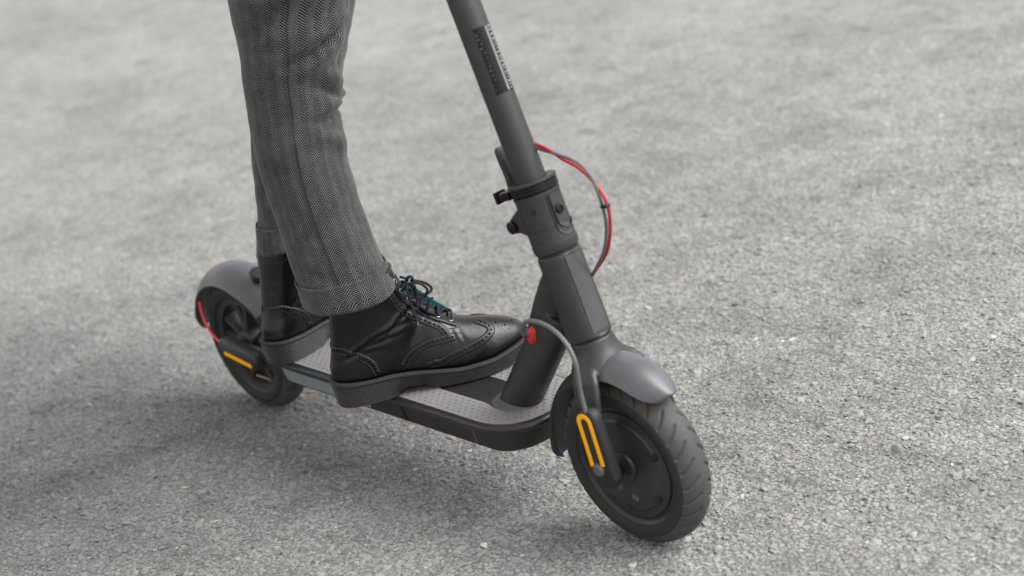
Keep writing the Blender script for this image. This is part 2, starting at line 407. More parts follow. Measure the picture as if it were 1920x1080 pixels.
def tyre(place, parent):
    NA = 840; V = []; F = []; mats = []
    prof = [(b, None) for b in np.linspace(-1.74, 1.74, 47)]+[(None, (.0775, .0222)), (None, (.0768, .010)), (None, (.0768, -.010)), (None, (.0775, -.0222))]
    NB = len(prof)
    for i in range(NA):
        a = 2*pi*i/NA
        for b, fix in prof:
            if fix: r, y, dep = fix[0], fix[1], 0
            else:
                y = .0255*sin(b)*(1-.10*max(0, abs(b)-1.35)/.39); r = WR-.0255+.0255*cos(b)*(1 if cos(b) > 0 else .9); dep = 0; ay = abs(y)
                if abs(b) < 1.12 and ay > .0055:
                    ph = (a*30/(2*pi)+ay*46+(.5 if y > 0 else 0)) % 1.0
                    dep = .0034*math.exp(-((ph-.5)/.085)**4)*min(1, (ay-.0055)/.002)*min(1, max(0, (1.12-abs(b))/.14))
                if 1.22 < abs(b) < 1.34: dep -= .0004          # moulded line on the sidewall
                if 1.50 < abs(b) < 1.58: dep += .0005
            V.append(place(((r-dep)*cos(a), y*(1-dep*6), (r-dep)*sin(a))))
    for i in range(NA):
        for j in range(NB):
            a, b = i*NB+j, i*NB+(j+1) % NB; c, d = ((i+1) % NA)*NB+(j+1) % NB, ((i+1) % NA)*NB+j
            F.append((a, b, c, d)); bb = prof[j][0]; mats.append(1 if bb is not None and abs(bb) < 1.15 else 0)
    o = mesh_obj('tyre', V, F, [M['tyre'], M['tread']], parent, angle=None)
    o.data.polygons.foreach_set('material_index', mats); return o

def build_wheels():
    # rear: rim with five forked spokes
    w = MB()
    w.lathe([(.0795, -.0205), (.0805, -.0185), (.0785, -.0165), (.076, -.0150), (.0695, -.0142), (.0672, -.011), (.0672, .011), (.0695, .0142), (.076, .0150), (.0785, .0165), (.0805, .0185), (.0795, .0205), (.0770, .0190), (.074, .0175), (.066, .0165), (.0645, .013), (.0640, 0), (.0645, -.013), (.066, -.0165), (.074, -.0175), (.0770, -.0190)], 96, closed=True)
    for k in range(5):
        for s_ in (-1, 1):
            a0 = 2*pi*k/5+R(20); a1 = a0+s_*R(13)
            p0 = Vector((.018*cos(a0), 0, .018*sin(a0))); p1 = Vector((.067*cos(a1), 0, .067*sin(a1)))
            t = (p1-p0).normalized(); q = Vector((-t.z, 0, t.x))
            rings = []
            for f, hw, hy in ((0, .0065, .014), (.5, .0045, .012), (1, .0065, .013)):
                c = p0.lerp(p1, f); rings.append([c+q*hw*x+Vector((0, hy*y, 0)) for x, y in ((-1, -.7), (-.6, -1), (.6, -1), (1, -.7), (1, .7), (.6, 1), (-.6, 1), (-1, .7))])
            w.loft(rings)
    rw = w.xf(wheel_at_rear).build('wheel', M['rim'], scooter); rw['label'] = 'rear wheel with five forked spokes'
    tyre(wheel_at_rear, rw)
    MB().lathe([(.0, -.032), (.010, -.032), (.012, -.030), (.012, -.024), (.020, -.022), (.023, -.018), (.023, .018), (.012, .022), (.012, .032), (0, .032)], 40).xf(wheel_at_rear).build('hub', M['rim'], rw)
    dv = MB().lathe([(.024, .0235), (.056, .0235), (.056, .0255), (.024, .0255)], 60, closed=True).xf(wheel_at_rear).build('brake_disc', M['steel'], rw)
    a = R(-62)
    MB().tube([wheel_at_rear((.066*cos(a), -.010, .066*sin(a))), wheel_at_rear((.058*cos(a), -.017, .058*sin(a))), wheel_at_rear((.047*cos(a-.12), -.026, .047*sin(a-.12)))], [.0024, .0024, .0022], 12).build('valve', M['brass'], rw)
    # front: hub motor wheel
    w = MB()
    w.lathe([(.0, -.0275), (.018, -.0275), (.020, -.0262), (.021, -.0235), (.040, -.0228), (.0575, -.0212), (.0592, -.0196), (.0605, -.0190), (.0685, -.0182), (.0700, -.0150), (.0725, -.0145), (.0740, -.0175), (.0765, -.0190), (.0790, -.0215), (.0805, -.0205), (.0800, -.015), (.076, -.011), (.076, .011), (.0805, .0205), (.0765, .0190), (.0725, .0145), (.0685, .0182), (.0575, .0212), (.021, .0235), (.018, .0275), (0, .0275)], 120)
    fwl = w.xf(wheel_at_front).build('wheel', M['rim'], scooter); fwl['label'] = 'front wheel with closed hub motor'
    tyre(wheel_at_front, fwl)
    for k in range(6):
        a = R(-37.6-60*k+1)
        c = Vector((.0567*cos(a), -.0209, .0567*sin(a)))
        b = MB().lathe([(.0, -.0022), (.0016, -.0022), (.0018, -.0008), (.0032, -.0008), (.0036, -.0020), (.0046, -.0020), (.0050, .0006), (0, .0006)], 18, c=c).xf(wheel_at_front).build('bolt', M['rim'], fwl)
    a = R(-74.5); c = Vector((.0396*cos(a), -.0234, .0396*sin(a)))
    tt = Vector((cos(R(-25)), 0, sin(R(-25)))); qq = Vector((-tt.z, 0, tt.x))
    st = MB().loft([[c+tt*x*.0052+qq*z*.0036+Vector((0, yy, 0)) for x, z in ((-1, -1), (1, -1), (1, 1), (-1, 1))] for yy in (-.0005, .0006)])
    st.xf(wheel_at_front).build('sticker', M['plate'], fwl)
build_wheels()

def arc_fender(name, place, a0, a1, prof, mat, parent, n=44, thick=.0022):
    """prof(t)->(radius, half width, edge drop, crown) with t 0..1 from a0 to a1"""
    mb = MB(); rings = []
    for i in range(n):
        t = i/(n-1); a = R(a0+(a1-a0)*t); r, hw, dr = prof(t)
        out = []; inn = []
        for j in range(17):
            s = -1+2*j/16; e = abs(s)**2.6*dr
            out.append((s*hw, r-e)); inn.append((s*(hw-thick*.9), r-e-thick))
        ring = out+inn[::-1]
        rings.append([place(((rr)*cos(a), y, rr*sin(a))) for y, rr in ring])
    mb.loft(rings); return mb.build(name, mat, parent, angle=50)

def ss(x, a, b): t = max(0, min(1, (x-a)/(b-a))); return t*t*(3-2*t)

def build_fenders():
    def rearp(t):   # from low behind the wheel over the top to the deck
        tip = min(1, t/.10)**.5
        return (.130-.004*t+.010*ss(t, .75, 1), (.020+.0145*tip)+.004*ss(t, .3, .8), .018+.006*ss(t, .2, .6))
    f = arc_fender('rear_fender', wheel_at_rear, 176, 38, rearp, M['fender'], scooter); f['label'] = 'rear mudguard, glossy grey'
    kb = MB().lathe([(.0, 0), (.0095, 0), (.0095, .0085), (.0125, .0095), (.0135, .0125), (.0120, .0150), (0, .0158)], 28, axis='z')
    R_ = Matrix.Rotation(R(28), 3, 'Y'); ct = Vector((.064, -.004, .2205))
    kb.xf(lambda v: ct+R_@v).build('latch_knob', M['black_matt'], f)
    tl = MB(); rings = []
    for dx, s in ((0, 1), (.003, .95), (.005, .7)):
        rings.append([wheel_at_rear(((.1295+dx)*cos(R(150)+z*.07), y*.015, (.1295+dx)*sin(R(150)+z*.07))) for y, z in [(cos(q)*s, sin(q)*s) for q in np.linspace(0, 2*pi, 20, endpoint=False)]])
    tl.loft(rings).build('tail_light', M['red'], f)
    def frontp(t):   # from forward tip to the crown
        tip = (1-(1-min(1, t/.42))**2)**.5
        return (.1330+.0062*ss(t, .0, .45)-.005*ss(t, .7, 1), .006+.0250*tip, .005+.016*tip)
    f = arc_fender('front_fender', wheel_at_front, 51, 101, frontp, M['fender'], scooter, n=50); f['label'] = 'front mudguard nose, glossy grey'
    def backp(t):
        tip = min(1, (1-t)/.08)**.5
        return (.1265+.002*t, .017+.0125*tip, .012)
    f2 = arc_fender('front_fender', wheel_at_front, 92, 188, backp, M['body_soft'], scooter); f2['label'] = 'mudguard tail behind the front wheel'
build_fenders()

# ---- deck
DX, DA, DBY = .612, .0745, .0672     # mat: front arc centre, arc length, half width
def deck_outline(hw, xb, front, n=2.35, k=40, rb=.012):
    """closed outline, front rounded; front = furthest x"""
    xc = DX-(.0745-hw)*0 ; a = front-xc; pts = []
    for i in range(k+1):
        t = -pi/2+pi*i/k; c, s = cos(t), sin(t)
        pts.append((xc+a*abs(c)**(2/n), math.copysign(hw*abs(s)**(2/n), s)))
    for i in range(7):
        t = i/6*pi/2; pts.append((xb+rb-rb*sin(t), hw-rb+rb*cos(t)))
    for i in range(7):
        t = i/6*pi/2; pts.append((xb+rb-rb*cos(t), -(hw-rb)-rb*sin(t)))
    return pts
HD = .1437
def build_deck():
    lv = lambda pts, z: [Vector((x, y, z)) for x, y in pts]
    b = MB(); rings = []
    for ins, z in ((.0075, .0962), (.003, .0945+.0028), (.0, .1015), (-.0022, .1250), (-.0030, .1290)):
        rings.append(lv(deck_outline(.0575-ins, .158+ins, .669-ins), z))
    deck = b.loft(rings).build('deck', M['box'], scooter, angle=40); deck['label'] = 'long flat deck over the battery box'
    r = MB(); rings = []
    for k in range(14):
        a = pi*k/13
        rings.append(lv(deck_outline(.0672+.0072*sin(a), .152, .6870+.0085*sin(a)), .1437-.0065+.0062*cos(a)-.0))
    rings = [lv(deck_outline(.058, .156, .676), .1428)]+rings+[lv(deck_outline(.058, .156, .676), .1312)]
    r.loft(rings).build('side_rail', M['rail'], deck, angle=60)
    # grey rubber mat with the smooth plate let into it
    mo = deck_outline(.0672, .156, .6868); ang = []
    ph = .0275
    # plate outline (rounded rear, open to the down tube ring in front)
    po = []
    for i in range(41):
        t = -pi/2+pi*i/40; po.append((.618+.0335*cos(t), .0335*sin(t)))
    blend = lambda x: ph+(.0335-ph)*ss(x, .585, .618)
    for x in np.linspace(.614, .50, 22): po.append((x, blend(x)))
    for i in range(1, 7):
        t = i/6*pi/2; po.append((.4985-.008*sin(t), ph-.008+.008*cos(t)))
    for i in range(6, 0, -1):
        t = i/6*pi/2; po.append((.4985-.008*sin(t), -(ph-.008+.008*cos(t))))
    for x in np.linspace(.50, .614, 22): po.append((x, -blend(x)))
    # mat as grid-free ring: triangulate between outlines by bmesh fill
    me = bpy.data.meshes.new('rubber_mat'); bm = bmesh.new()
    def loop(pts, z):
        vs = [bm.verts.new((x, y, z)) for x, y in pts]; return vs, [bm.edges.new((vs[i], vs[(i+1) % len(vs)])) for i in range(len(vs))]
    v1, e1 = loop(mo, HD); v2, e2 = loop(po, HD)
    bmesh.ops.triangle_fill(bm, use_beauty=True, use_dissolve=False, edges=e1+e2)
    for f in bm.faces[:]:
        c = f.calc_center_median()
        inside = False; n = len(po); j = n-1
        for i in range(n):
            if (po[i][1] > c.y) != (po[j][1] > c.y) and c.x < (po[j][0]-po[i][0])*(c.y-po[i][1])/(po[j][1]-po[i][1])+po[i][0]: inside = not inside
            j = i
        if inside: bm.faces.remove(f)
    ret = bmesh.ops.extrude_face_region(bm, geom=bm.faces[:])
    for g in ret['geom']:
        if isinstance(g, bmesh.types.BMVert): g.co.z -= .0022
    bmesh.ops.recalc_face_normals(bm, faces=bm.faces)
    bm.to_mesh(me); bm.free(); me.materials.append(M['mat'])
    mat = bpy.data.objects.new('rubber_mat', me); COL.objects.link(mat); mat.parent = deck
    MB().loft([lv(po, HD-.0012-.004), lv(po, HD-.0012)]).build('smooth_plate', M['plate'], deck, smooth=False)
    # raised studs
    s = MB(); row = 0
    def inside_out(x, y): return (abs(y) < .0672-.005) if x < DX else ((abs(x-DX)/(.6868-.0055-DX))**2.35+(abs(y)/(.0672-.005))**2.35 < 1)
    for iy in range(-9, 10):
        y = iy*.0066
        for ix in range(80):
            x = .165+ix*.0115+(.0057 if iy % 2 else 0)
            if x > .69 or not inside_out(x, y): continue
            if x > .487:
                if x < .618 and abs(y) < blend(x)+.004: continue
                if x >= .618 and math.hypot(x-.618, y) < .0375: continue
            o = [(x-.0022, y-.0011), (x+.0018, y-.0013), (x+.0024, y+.0011), (x-.0014, y+.0013)]
            s.loft([[Vector((a, b, HD-.0004)) for a, b in o], [Vector((x+(a-x)*.75, y+(b-y)*.75, HD+.0009)) for a, b in o]])
    so = s.build('grip_studs', M['mat'], mat, smooth=False); so['kind'] = 'stuff'
    # reflective tape along the near and far sides, black tape band, end-cap joint
    for sy in (-1, 1):
        yy = sy*.0588; q = [(.1600, .1212), (.1668, .1018), (.3655, .1018), (.3720, .1145), (.3700, .1212)]
        MB().loft([[Vector((x, sy*(.0577+(z-.1015)*.094+d), z)) for x, z in q] for d in (-.0012, .0003)]).build('reflective_strip', M['strip'], deck, smooth=False)
        q = [(.437, .1245), (.4425, .1018), (.4495, .1018), (.444, .1245)]
        MB().loft([[Vector((x, sy*(.0577+(z-.1015)*.094+d), z)) for x, z in q] for d in (-.0012, .0004)]).build('tape_band', M['black'], deck, smooth=False)
    for sy in (-1, 1):
        q = [(.5900, .1245), (.5908, .1018), (.5930, .1018), (.5922, .1245)]
        MB().loft([[Vector((x, sy*(.0572+(z-.1015)*.094+d), z)) for x, z in q] for d in (-.0012, .0004)]).build('cap_joint', M['plate'], deck, smooth=False)
    # swing arms to the rear axle
    for sy in (-1, 1):
        a = MB(); rings = []
        for x, z0, z1, yo in ((-.014, .101, .117, .047), (-.006, .095, .124, .0475), (.03, .097, .129, .047), (.09, .098, .1315, .047), (.13, .0985, .1315, .048), (.175, .0985, .1315, .050)):
            yi = yo-.010
            c = [(yi, z0+.002), (yi+.002, z0), (yo-.002, z0), (yo, z0+.002), (yo, z1-.003), (yo-.003, z1), (yi+.003, z1), (yi, z1-.003)]
            rings.append([Vector((x, sy*y, z)) for y, z in c])
        arm = a.loft(rings).build('rear_arm', M['box'], scooter, angle=50)
        # rounded cover with the amber reflector over the axle
        def pill(x0, x1, zc0, zc1, r, y, n=10):
            p = []
            for i in range(n+1):
                t = pi/2+pi*i/n; p.append((x0+r+r*cos(t), zc0+r*sin(t)))
            for i in range(n+1):
                t = -pi/2+pi*i/n; p.append((x1-r+r*cos(t), zc1+r*sin(t)))
            return [Vector((x, sy*y, z)) for x, z in p]
        cv = MB().loft([pill(-.006, .091, .1235, .1135, .0155, .046), pill(-.006, .091, .1235, .1135, .0155, .0585), pill(-.0045, .0895, .1235, .1135, .0140, .0615), pill(-.003, .088, .1235, .1135, .0120, .0628)]).build('axle_cover', M['body_soft'], arm, angle=50)
        MB().loft([pill(.0085, .0800, .1165, .1085, .0034, .0618, 6), pill(.0085, .0800, .1165, .1085, .0034, .0634, 6)]).build('reflector', M['amber'], arm, angle=50)
    # back block between deck and wheel
    MB().box((.138, -.049, .099), (.1575, .049, .1345), .004).build('rear_bracket', M['box'], deck)
    pts = [(-.0859, -.03, .1702), (-.079, -.035, .1565), (-.0619, -.042, .1447), (-.0351, -.051, .1345), (.002, -.058, .1275)]
    MB().tube(catmull(pts, 8), .0021, 10).build('brake_light_wire', M['red_wire'], scooter)
build_deck()

# ---- neck: down tube fused with the head tube
def build_neck():
    mb = MB(); rings = []
    d0 = Vector((.6215, 0, .138)); d1 = Vector((.748, 0, .292)); dr = (d1-d0).normalized(); q = Vector((-dr.z, 0, dr.x))
    for t in np.linspace(0, 1, 10):
        c = d0.lerp(d1, t); rings.append([c+q*.0262*cos(a)+Vector((0, .0243*sin(a), 0)) for a in np.linspace(0, 2*pi, 40, endpoint=False)])
    # cut foot flat on the deck
    foot = []
    for p in rings[0]: foot.append(p+dr*((.1415-p.z)/dr.z))
    rings[0] = foot; mb.loft(rings)
    # gusset rings between tube and head
    rings = []
    for t, hn, hy in ((0, .020, .020), (.35, .034, .0235), (.7, .030, .025), (1, .022, .025)):
        c = Vector((.700, 0, .235)).lerp(FA+AX*.245-NX*.008, t); rings.append([c+NX*hn*cos(a)+Vector((0, hy*sin(a), 0)) for a in np.linspace(0, 2*pi, 32, endpoint=False)])
    mb.loft(rings)
    def head(a, r, flat):
        out = []
        for k in range(56):
            t = 2*pi*k/56; n, y = r*cos(t), r*sin(t)
            n = min(n, flat-max(0, abs(y)-.0125)*.55)
            out.append(FA+NX*n+YX*y+AX*a)
        return out
    hr = [head(.1590, .0262, .0262), head(.1615, .0272, .0245), head(.19, .0272, .0240), (head(.23, .0268, .0240)), head(.262, .0266, .0245), head(.2665, .0258, .0256)]
    mb.loft(hr)
    nk = remesh_smooth(mb, .0014, 9)
    o = nk.build('frame_neck', M['body'], scooter, angle=None); o['label'] = 'down tube fused into the head tube'
    # flat front facet, the light falling on it put into its paler paint
    fr = []
    for a in np.linspace(.166, .262, 14):
        wy = .0122; fr.append([FA+NX*(.0269-abs(y)*.17-.0004*math.exp(-(y/.0012)**2))+YX*y+AX*a for y in np.linspace(-wy, wy, 9)]+[FA+NX*.0225+YX*wy+AX*a, FA+NX*.0225-YX*wy+AX*a])
    MB().loft(fr).build('front_facet', M['facet'], o, angle=50)
    # weld collar on the deck
    w = MB(); rings = []
    base = Vector((.6215, 0, 0))
    for rr, z in ((.0345, .1415), (.0345, .1432), (.0325, .1450), (.0295, .1462), (.0262, .1480), (.0240, .150)):
        k = rr/.0245
        rings.append([Vector((.6215+(z-.1415)*.8+(rr+.0035)*cos(t), rr*sin(t), z)) for t in np.linspace(0, 2*pi, 48, endpoint=False)])
    w.loft(rings).build('weld_collar', M['plate'], o)
    # dark joint rings
    MB().lathe([(.0246, .1562), (.0246, .1588), (.0, .1588), (0, .1562)][:2]+[(.0200, .1588), (.0200, .1562)], 48, axis='z', closed=True).xf(lambda v: FA+NX*v.x+YX*v.y+AX*v.z).build('joint_ring', M['ink'], o)
    MB().lathe([(.0250, .2655), (.0250, .2690), (.0200, .2690), (.0200, .2655)], 48, axis='z', closed=True).xf(lambda v: FA+NX*v.x+YX*v.y+AX*v.z).build('joint_ring', M['ink'], o)
    # red cable plug on the near side of the down tube
    c = Vector((.7128, -.0215, .2600)); ax_ = Vector((-.25, -.93, .28)).normalized(); ux = ax_.orthogonal().normalized(); vx = ax_.cross(ux)
    pl = MB(); rings = []
    upv = Vector((.25, 0, .97)); upv = (upv-ax_*upv.dot(ax_)).normalized(); sv = ax_.cross(upv)
    for h, s in ((-.004, 1), (.004, 1), (.0065, .8), (.0085, .5)):
        rings.append([c+ax_*h+upv*.0115*s*cos(t)+sv*.0068*s*sin(t) for t in np.linspace(0, 2*pi, 20, endpoint=False)])
    pl.loft(rings).build('cable_plug', M['red'], o)
    low = [c+ax_*.004, c+ax_*.012, (.7195, -.041, .2695), (.7290, -.0475, .2850), (.7480, -.0510, .2975), (.7755, -.053, .3000), (.8016, -.056, .2945), (.8195, -.0585, .2815), (.8278, -.060, .2638), (.8270, -.0605, .2428), (.8255, -.0605, .2218), (.8264, -.0600, .1982)]
    rr = [.0030, .0032]+[.0037]*10
    path = catmull(low, 7); MB().tube(path, [.0030 if i < 7 else .0028 for i in range(len(path))], 12).build('motor_cable', M['grey_cable'], scooter)
build_neck()

# ---- fork
def build_fork():
    mb = MB()
    def ring(a, n0, rn, ry, p=2.4, k=40):
        out = []
        for i in range(k):
            t = 2*pi*i/k; c, s = cos(t), sin(t)
            out.append(fk(n0+math.copysign(rn*abs(c)**(2/p), c), math.copysign(ry*abs(s)**(2/p), s), a))
        return out
    mb.loft([ring(.1575, 0, .0262, .0262, 2), ring(.150, .0003, .0266, .0268, 2), ring(.143, .0005, .0278, .0285, 2), ring(.136, .001, .0300, .0325, 2.0), ring(.128, .0015, .0320, .0385, 2.1), ring(.1195, .001, .0310, .0430, 2.3), ring(.1145, .001, .027, .0425, 2.3)])
    for s in (-1, 1):
        L = []
        for a, n0, hn, yo, yi in ((.136, .002, .012, .030, .016), (.126, .005, .0195, .0400, .024), (.115, .008, .0215, .0455, .030), (.100, .0105, .0205, .0495, .037), (.085, .011, .0185, .0525, .0415), (.055, .0085, .0170, .0545, .0430), (.02, .005, .0155, .0550, .0435), (-.006, .0035, .0172, .0550, .0425), (-.016, .003, .0165, .0545, .043), (-.0195, .003, .0130, .0540, .0445)):
            c = []
            for i in range(20):
                t = 2*pi*i/20; cc, sn = cos(t), sin(t); c.append(fk(n0+math.copysign(hn*abs(cc)**.7, cc), s*((yo+yi)/2+math.copysign((yo-yi)/2*abs(sn)**.7, sn)), a))
            L.append(c)
        mb.loft(L)
    o = remesh_smooth(mb, .0014, 16).build('fork', M['body_soft'], scooter, angle=None)
    # axle nuts, outer leg covers, U-shaped amber reflectors
    for s in (-1, 1):
        def fpill(n0, n1, a0, a1, r0, r1, y, k=10):
            """tall rounded outline, bottom centre (n0,a0), top centre (n1,a1)"""
            p = []
            for i in range(k+1):
                t = pi*i/k; p.append((n1+r1*cos(t), a1+r1*sin(t)))
            for i in range(k+1):
                t = pi+pi*i/k; p.append((n0+r0*cos(t), a0+r0*.75*sin(t)))
            return [fk(n, s*y, a) for n, a in p]
        cv = MB().loft([fpill(.0095, .0145, .004, .077, .0185, .0165, .050), fpill(.0095, .0145, .004, .077, .0185, .0165, .0590), fpill(.0095, .0145, .004, .077, .0170, .0150, .0620), fpill(.0095, .0145, .004, .077, .0150, .0130, .0632)]).build('leg_cover', M['black_matt'], o, angle=50)
        if s == -1:
            kn = MB().lathe([(.0, -.0045), (.0060, -.0040), (.0085, -.001), (.009, .002), (0, .002)], 20, c=(0, 0, 0)).xf(lambda v: fk(.0075+v.x, -.0635+v.y, .0165+v.z)).build('cover_screw', M['plate'], o)
        u = []; 
        cn0, ca0, cn1, ca1 = .0080, .0215, .0132, .0760; hw = .0092; wd = .0032
        path = []
        path.append((cn0-hw, ca0))
        for i in range(9):
            t = pi-pi*i/8; path.append((cn1+hw*cos(t), ca1+hw*sin(t)))
        path.append((cn0+hw, ca0))
        # densify straight parts
        full = []
        for i in range(len(path)-1):
            for k in range(6): full.append((path[i][0]+(path[i+1][0]-path[i][0])*k/6, path[i][1]+(path[i+1][1]-path[i][1])*k/6))
        full.append(path[-1]); rings = []
        for i, (n, a) in enumerate(full):
            q0 = full[max(i-1, 0)]; q1 = full[min(i+1, len(full)-1)]; tx, ta = q1[0]-q0[0], q1[1]-q0[1]; l = math.hypot(tx, ta); px_, pa_ = -ta/l, tx/l
            rings.append([fk(n+px_*wd*e, s*(.0625+d), a+pa_*wd*e) for e, d in ((-1, 0), (-1, .0012), (-.6, .0019), (.6, .0019), (1, .0012), (1, 0))])
        MB().loft(rings).build('reflector', M['amber'], o, angle=50)
        MB().lathe([(0, -.008), (.0075, -.008), (.0085, -.006), (.0085, .006), (0, .006)], 6).xf(lambda v: fk(v.x+.0, s*(.0365)+v.y, v.z)).build('axle_nut', M['black'], o)
build_fork()

# ---- folding clamp and stem
def sx(v): return fk(v[0], v[1], v[2])
def build_stem():
    cl = MB().lathe([(.0262, .2700), (.0272, .2720), (.0276, .2790), (.0276, .2815), (.0270, .2820), (.0270, .3000), (.0272, .3350), (.0278, .3370), (.0278, .3405), (.0240, .3420), (0, .3420), (0, .2700)][:10], 56, axis='z')
    clamp = cl.xf(sx).build('folding_clamp', M['body'], scooter, angle=40); clamp['label'] = 'folding joint housing below the stem'
    MB().lathe([(.0200, .3420), (.0280, .3420), (.0287, .3427), (.0287, .3512), (.0282, .3518), (.0200, .3518)], 56, axis='z', closed=True).xf(sx).build('clamp_ring', M['black'], clamp)
    MB().lathe([(.0190, .3524), (.0292, .3524), (.0296, .3529), (.0296, .3552), (.0290, .3558), (.0190, .3562)], 56, axis='z', closed=True).xf(sx).build('clamp_ring', M['body_soft'], clamp)
    # buckle on the rear of the ring
    MB().box((-.049, -.0195, .3395), (-.026, -.0035, .3500), .0015).xf(sx).build('buckle', M['black'], clamp)
    MB().box((-.052, -.021, .3375), (-.0465, -.0045, .3520), .0012).xf(sx).build('buckle_end', M['black'], clamp)
    # hinge ear and pivot behind
    ear = MB(); rings = []
    for y in (-.0145, -.013, .013, .0145):
        ins = .0008 if abs(y) > .014 else 0
        q = [(-.022, .329), (-.034, .322), (-.046, .3155), (-.0525, .309), (-.0515, .302), (-.045, .2980), (-.037, .2985), (-.022, .292)]
        rings.append([Vector((n, y, a)) for n, a in q])
    ear.loft(rings).xf(sx).build('hinge_ear', M['body'], clamp, angle=50)
    MB().lathe([(0, -.0195), (.0050, -.0195), (.0078, -.0180), (.0078, .018), (0, .018)], 24, c=(-.0455, 0, .3065)).xf(sx).build('hinge_pin', M['black'], clamp)
    # release lever standing up behind the stem
    lv = MB(); rings = []
    for a, n, t in ((.345, -.0335, .0040), (.365, -.0315, .0038), (.385, -.0330, .0036), (.396, -.0350, .0032), (.4005, -.0358, .0018)):
        w = .008 if a < .39 else (.007 if a < .399 else .004)
        rings.append([Vector((n-t, -w, a)), Vector((n-t, w, a)), Vector((n+t, w, a)), Vector((n+t, -w, a))])
    lv.loft(rings).xf(sx).build('release_lever', M['body_soft'], clamp, angle=50)
    # lock plate with bolt on the front
    def cyl(ang, r, a): return fk(r*cos(ang), r*sin(ang), a)
    def plate(hw, a0, a1, r0, r1):
        mb = MB(); rings = []
        out = []
        for i in range(13):
            t = pi+pi*i/12; out.append((hw*cos(t), a0+hw*.027*1.0*sin(t)))
        out += [(hw, a1-.002), (hw-.04, a1), (-hw+.04, a1), (-hw, a1-.002)]
        for r in (r0, r1, r1+.0006):
            k = 1 if r <= r1 else .93
            rings.append([cyl(u_*k+R(6), r, a) for u_, a in out])
        return mb.loft(rings)
    plate(.50, .2985, .3410, .0262, .02735).build('lock_recess', M['ink'], clamp, smooth=False)
    plate(.34, .3035, .3360, .0265, .0284).build('lock_plate', M['body_soft'], clamp, smooth=False)
    def knob(ang, a, r0, prof, name, mat, k=20):
        c = cyl(ang, r0, a); d = (cyl(ang, r0+.01, a)-c).normalized(); u_ = d.cross(AX).normalized(); v_ = d.cross(u_); rings = []
        for r, h in prof: rings.append([c+d*h+u_*r*cos(t)+v_*r*sin(t) for t in np.linspace(0, 2*pi, k, endpoint=False)])
        return MB().loft(rings).build(name, mat, clamp)
    knob(R(2), .3165, .0285, [(.0058, 0), (.0058, .0012), (.0050, .0020), (.0034, .0022), (.0030, .0008), (.0005, .0008)], 'lock_bolt', M['black'])
    knob(R(-62), .3225, .0270, [(.0034, -.001), (.0034, .0004), (.0022, .0006), (.0004, -.0008)], 'set_screw', M['black'])
    knob(R(28), .2990, .0272, [(.0045, 0), (.0045, .0014), (.003, .0024), (.0004, .0024)], 'side_screw', M['black'])
    MB().lathe([(.02745, .2990), (.02745, .2997), (.0265, .2997), (.0265, .2990)], 56, axis='z', closed=True).xf(sx).build('housing_seam', M['ink'], clamp)
    # stem tube
    st = MB().lathe([(.0150, .340), (.0182, .341), (.0182, .9750), (.0170, .9800), (0, .980)], 48, axis='z').xf(sx).build('stem', M['body'], scooter, angle=40)
    # sticker wrapping the front-right of the stem
    def wrap(a0, a1, g0, g1, r, name, mat, parent, k=12):
        rings = []
        for a in np.linspace(a0, a1, 2):
            rings.append([cyl(R(g), r, a) for g in np.linspace(g0, g1, k)]+[cyl(R(g), r-.0006, a) for g in np.linspace(g1, g0, k)])
        return MB().loft(rings).build(name, mat, parent, angle=30)
    A0, A1 = .4610, .5395
    wrap(A0, A1, -48, 37, .01832, 'sticker', M['black'], st, 20)
    wrap(A0+.001, A1-.001, 1, 11, .01852, 'sticker_bar', M['pale'], st)
    rr_ = random.Random(3)
    a = A0+.002
    while a < A1-.003:
        h = rr_.choice((.0010, .0014, .0022, .003)); wrap(a, a+h, 16, 33, .01850, 'barcode_line', M['pale'], st, 5); a += h+rr_.choice((.0010, .0016, .0024))
    for i in range(13):
        a = A0+.006+i*.0053; w = rr_.choice((3, 5, 8)); g = -44+rr_.choice((0, 4, 9))
        wrap(a, a+rr_.choice((.0008, .0012, .0022)), g, g+w, .01845, 'printed_mark', M['faint'], st, 4)
    wrap(A0+.001, A1-.001, -46, -45, .01850, 'sticker_edge', M['faint'], st, 3)
    # handlebar above the frame of the picture
    hb = MB().tube([sx((-.01, -.215, .978)), sx((-.004, -.12, .984)), sx((0, 0, .986)), sx((-.004, .12, .984)), sx((-.01, .215, .978))], .0125, 20)
    hbo = hb.build('handlebar', M['body'], scooter)
    for s in (-1, 1): MB().tube([sx((-.0045, s*.105, .984)), sx((-.01, s*.217, .978))], .0165, 20).build('grip', M['black_matt'], hbo)
    grey = [(.7411, .012, .4907), (.761, .018, .4845), (.7803, .02, .481), (.8062, .02, .4756), (.823, .02, .4658), (.8312, .02, .4525), (.8345, .02, .4385), (.8371, .02, .4226), (.8367, .02, .4045), (.8307, .02, .3836), (.82, .02, .3636), (.7955, .02, .3355), (.782, .02, .322)]
    red = [(.7367, .012, .4958), (.7556, .017, .4904), (.7711, .020, .4829), (.7836, .023, .4743), (.8015, .0245, .4672), (.8183, .0245, .4574), (.8323, .023, .4464), (.8411, .022, .4349), (.8438, .022, .4209), (.8409, .022, .4024), (.8323, .0235, .3811), (.8196, .024, .3608), (.7933, .024, .3353), (.780, .022, .321)]
    MB().tube(catmull(grey, 6), .0019, 10).build('throttle_cable', M['grey_cable'], scooter)
    MB().tube(catmull(red, 6), .0020, 10).build('brake_cable', M['red_cable'], scooter)
    t = Vector((.8400, .021, .4250))
    MB().box((-.0050, -.0035, -.0022), (.0062, .0035, .0022), .0008).xf(lambda v: t+Matrix.Rotation(R(-12), 3, 'Y')@v).build('cable_tie', M['ink'], scooter)
build_stem()

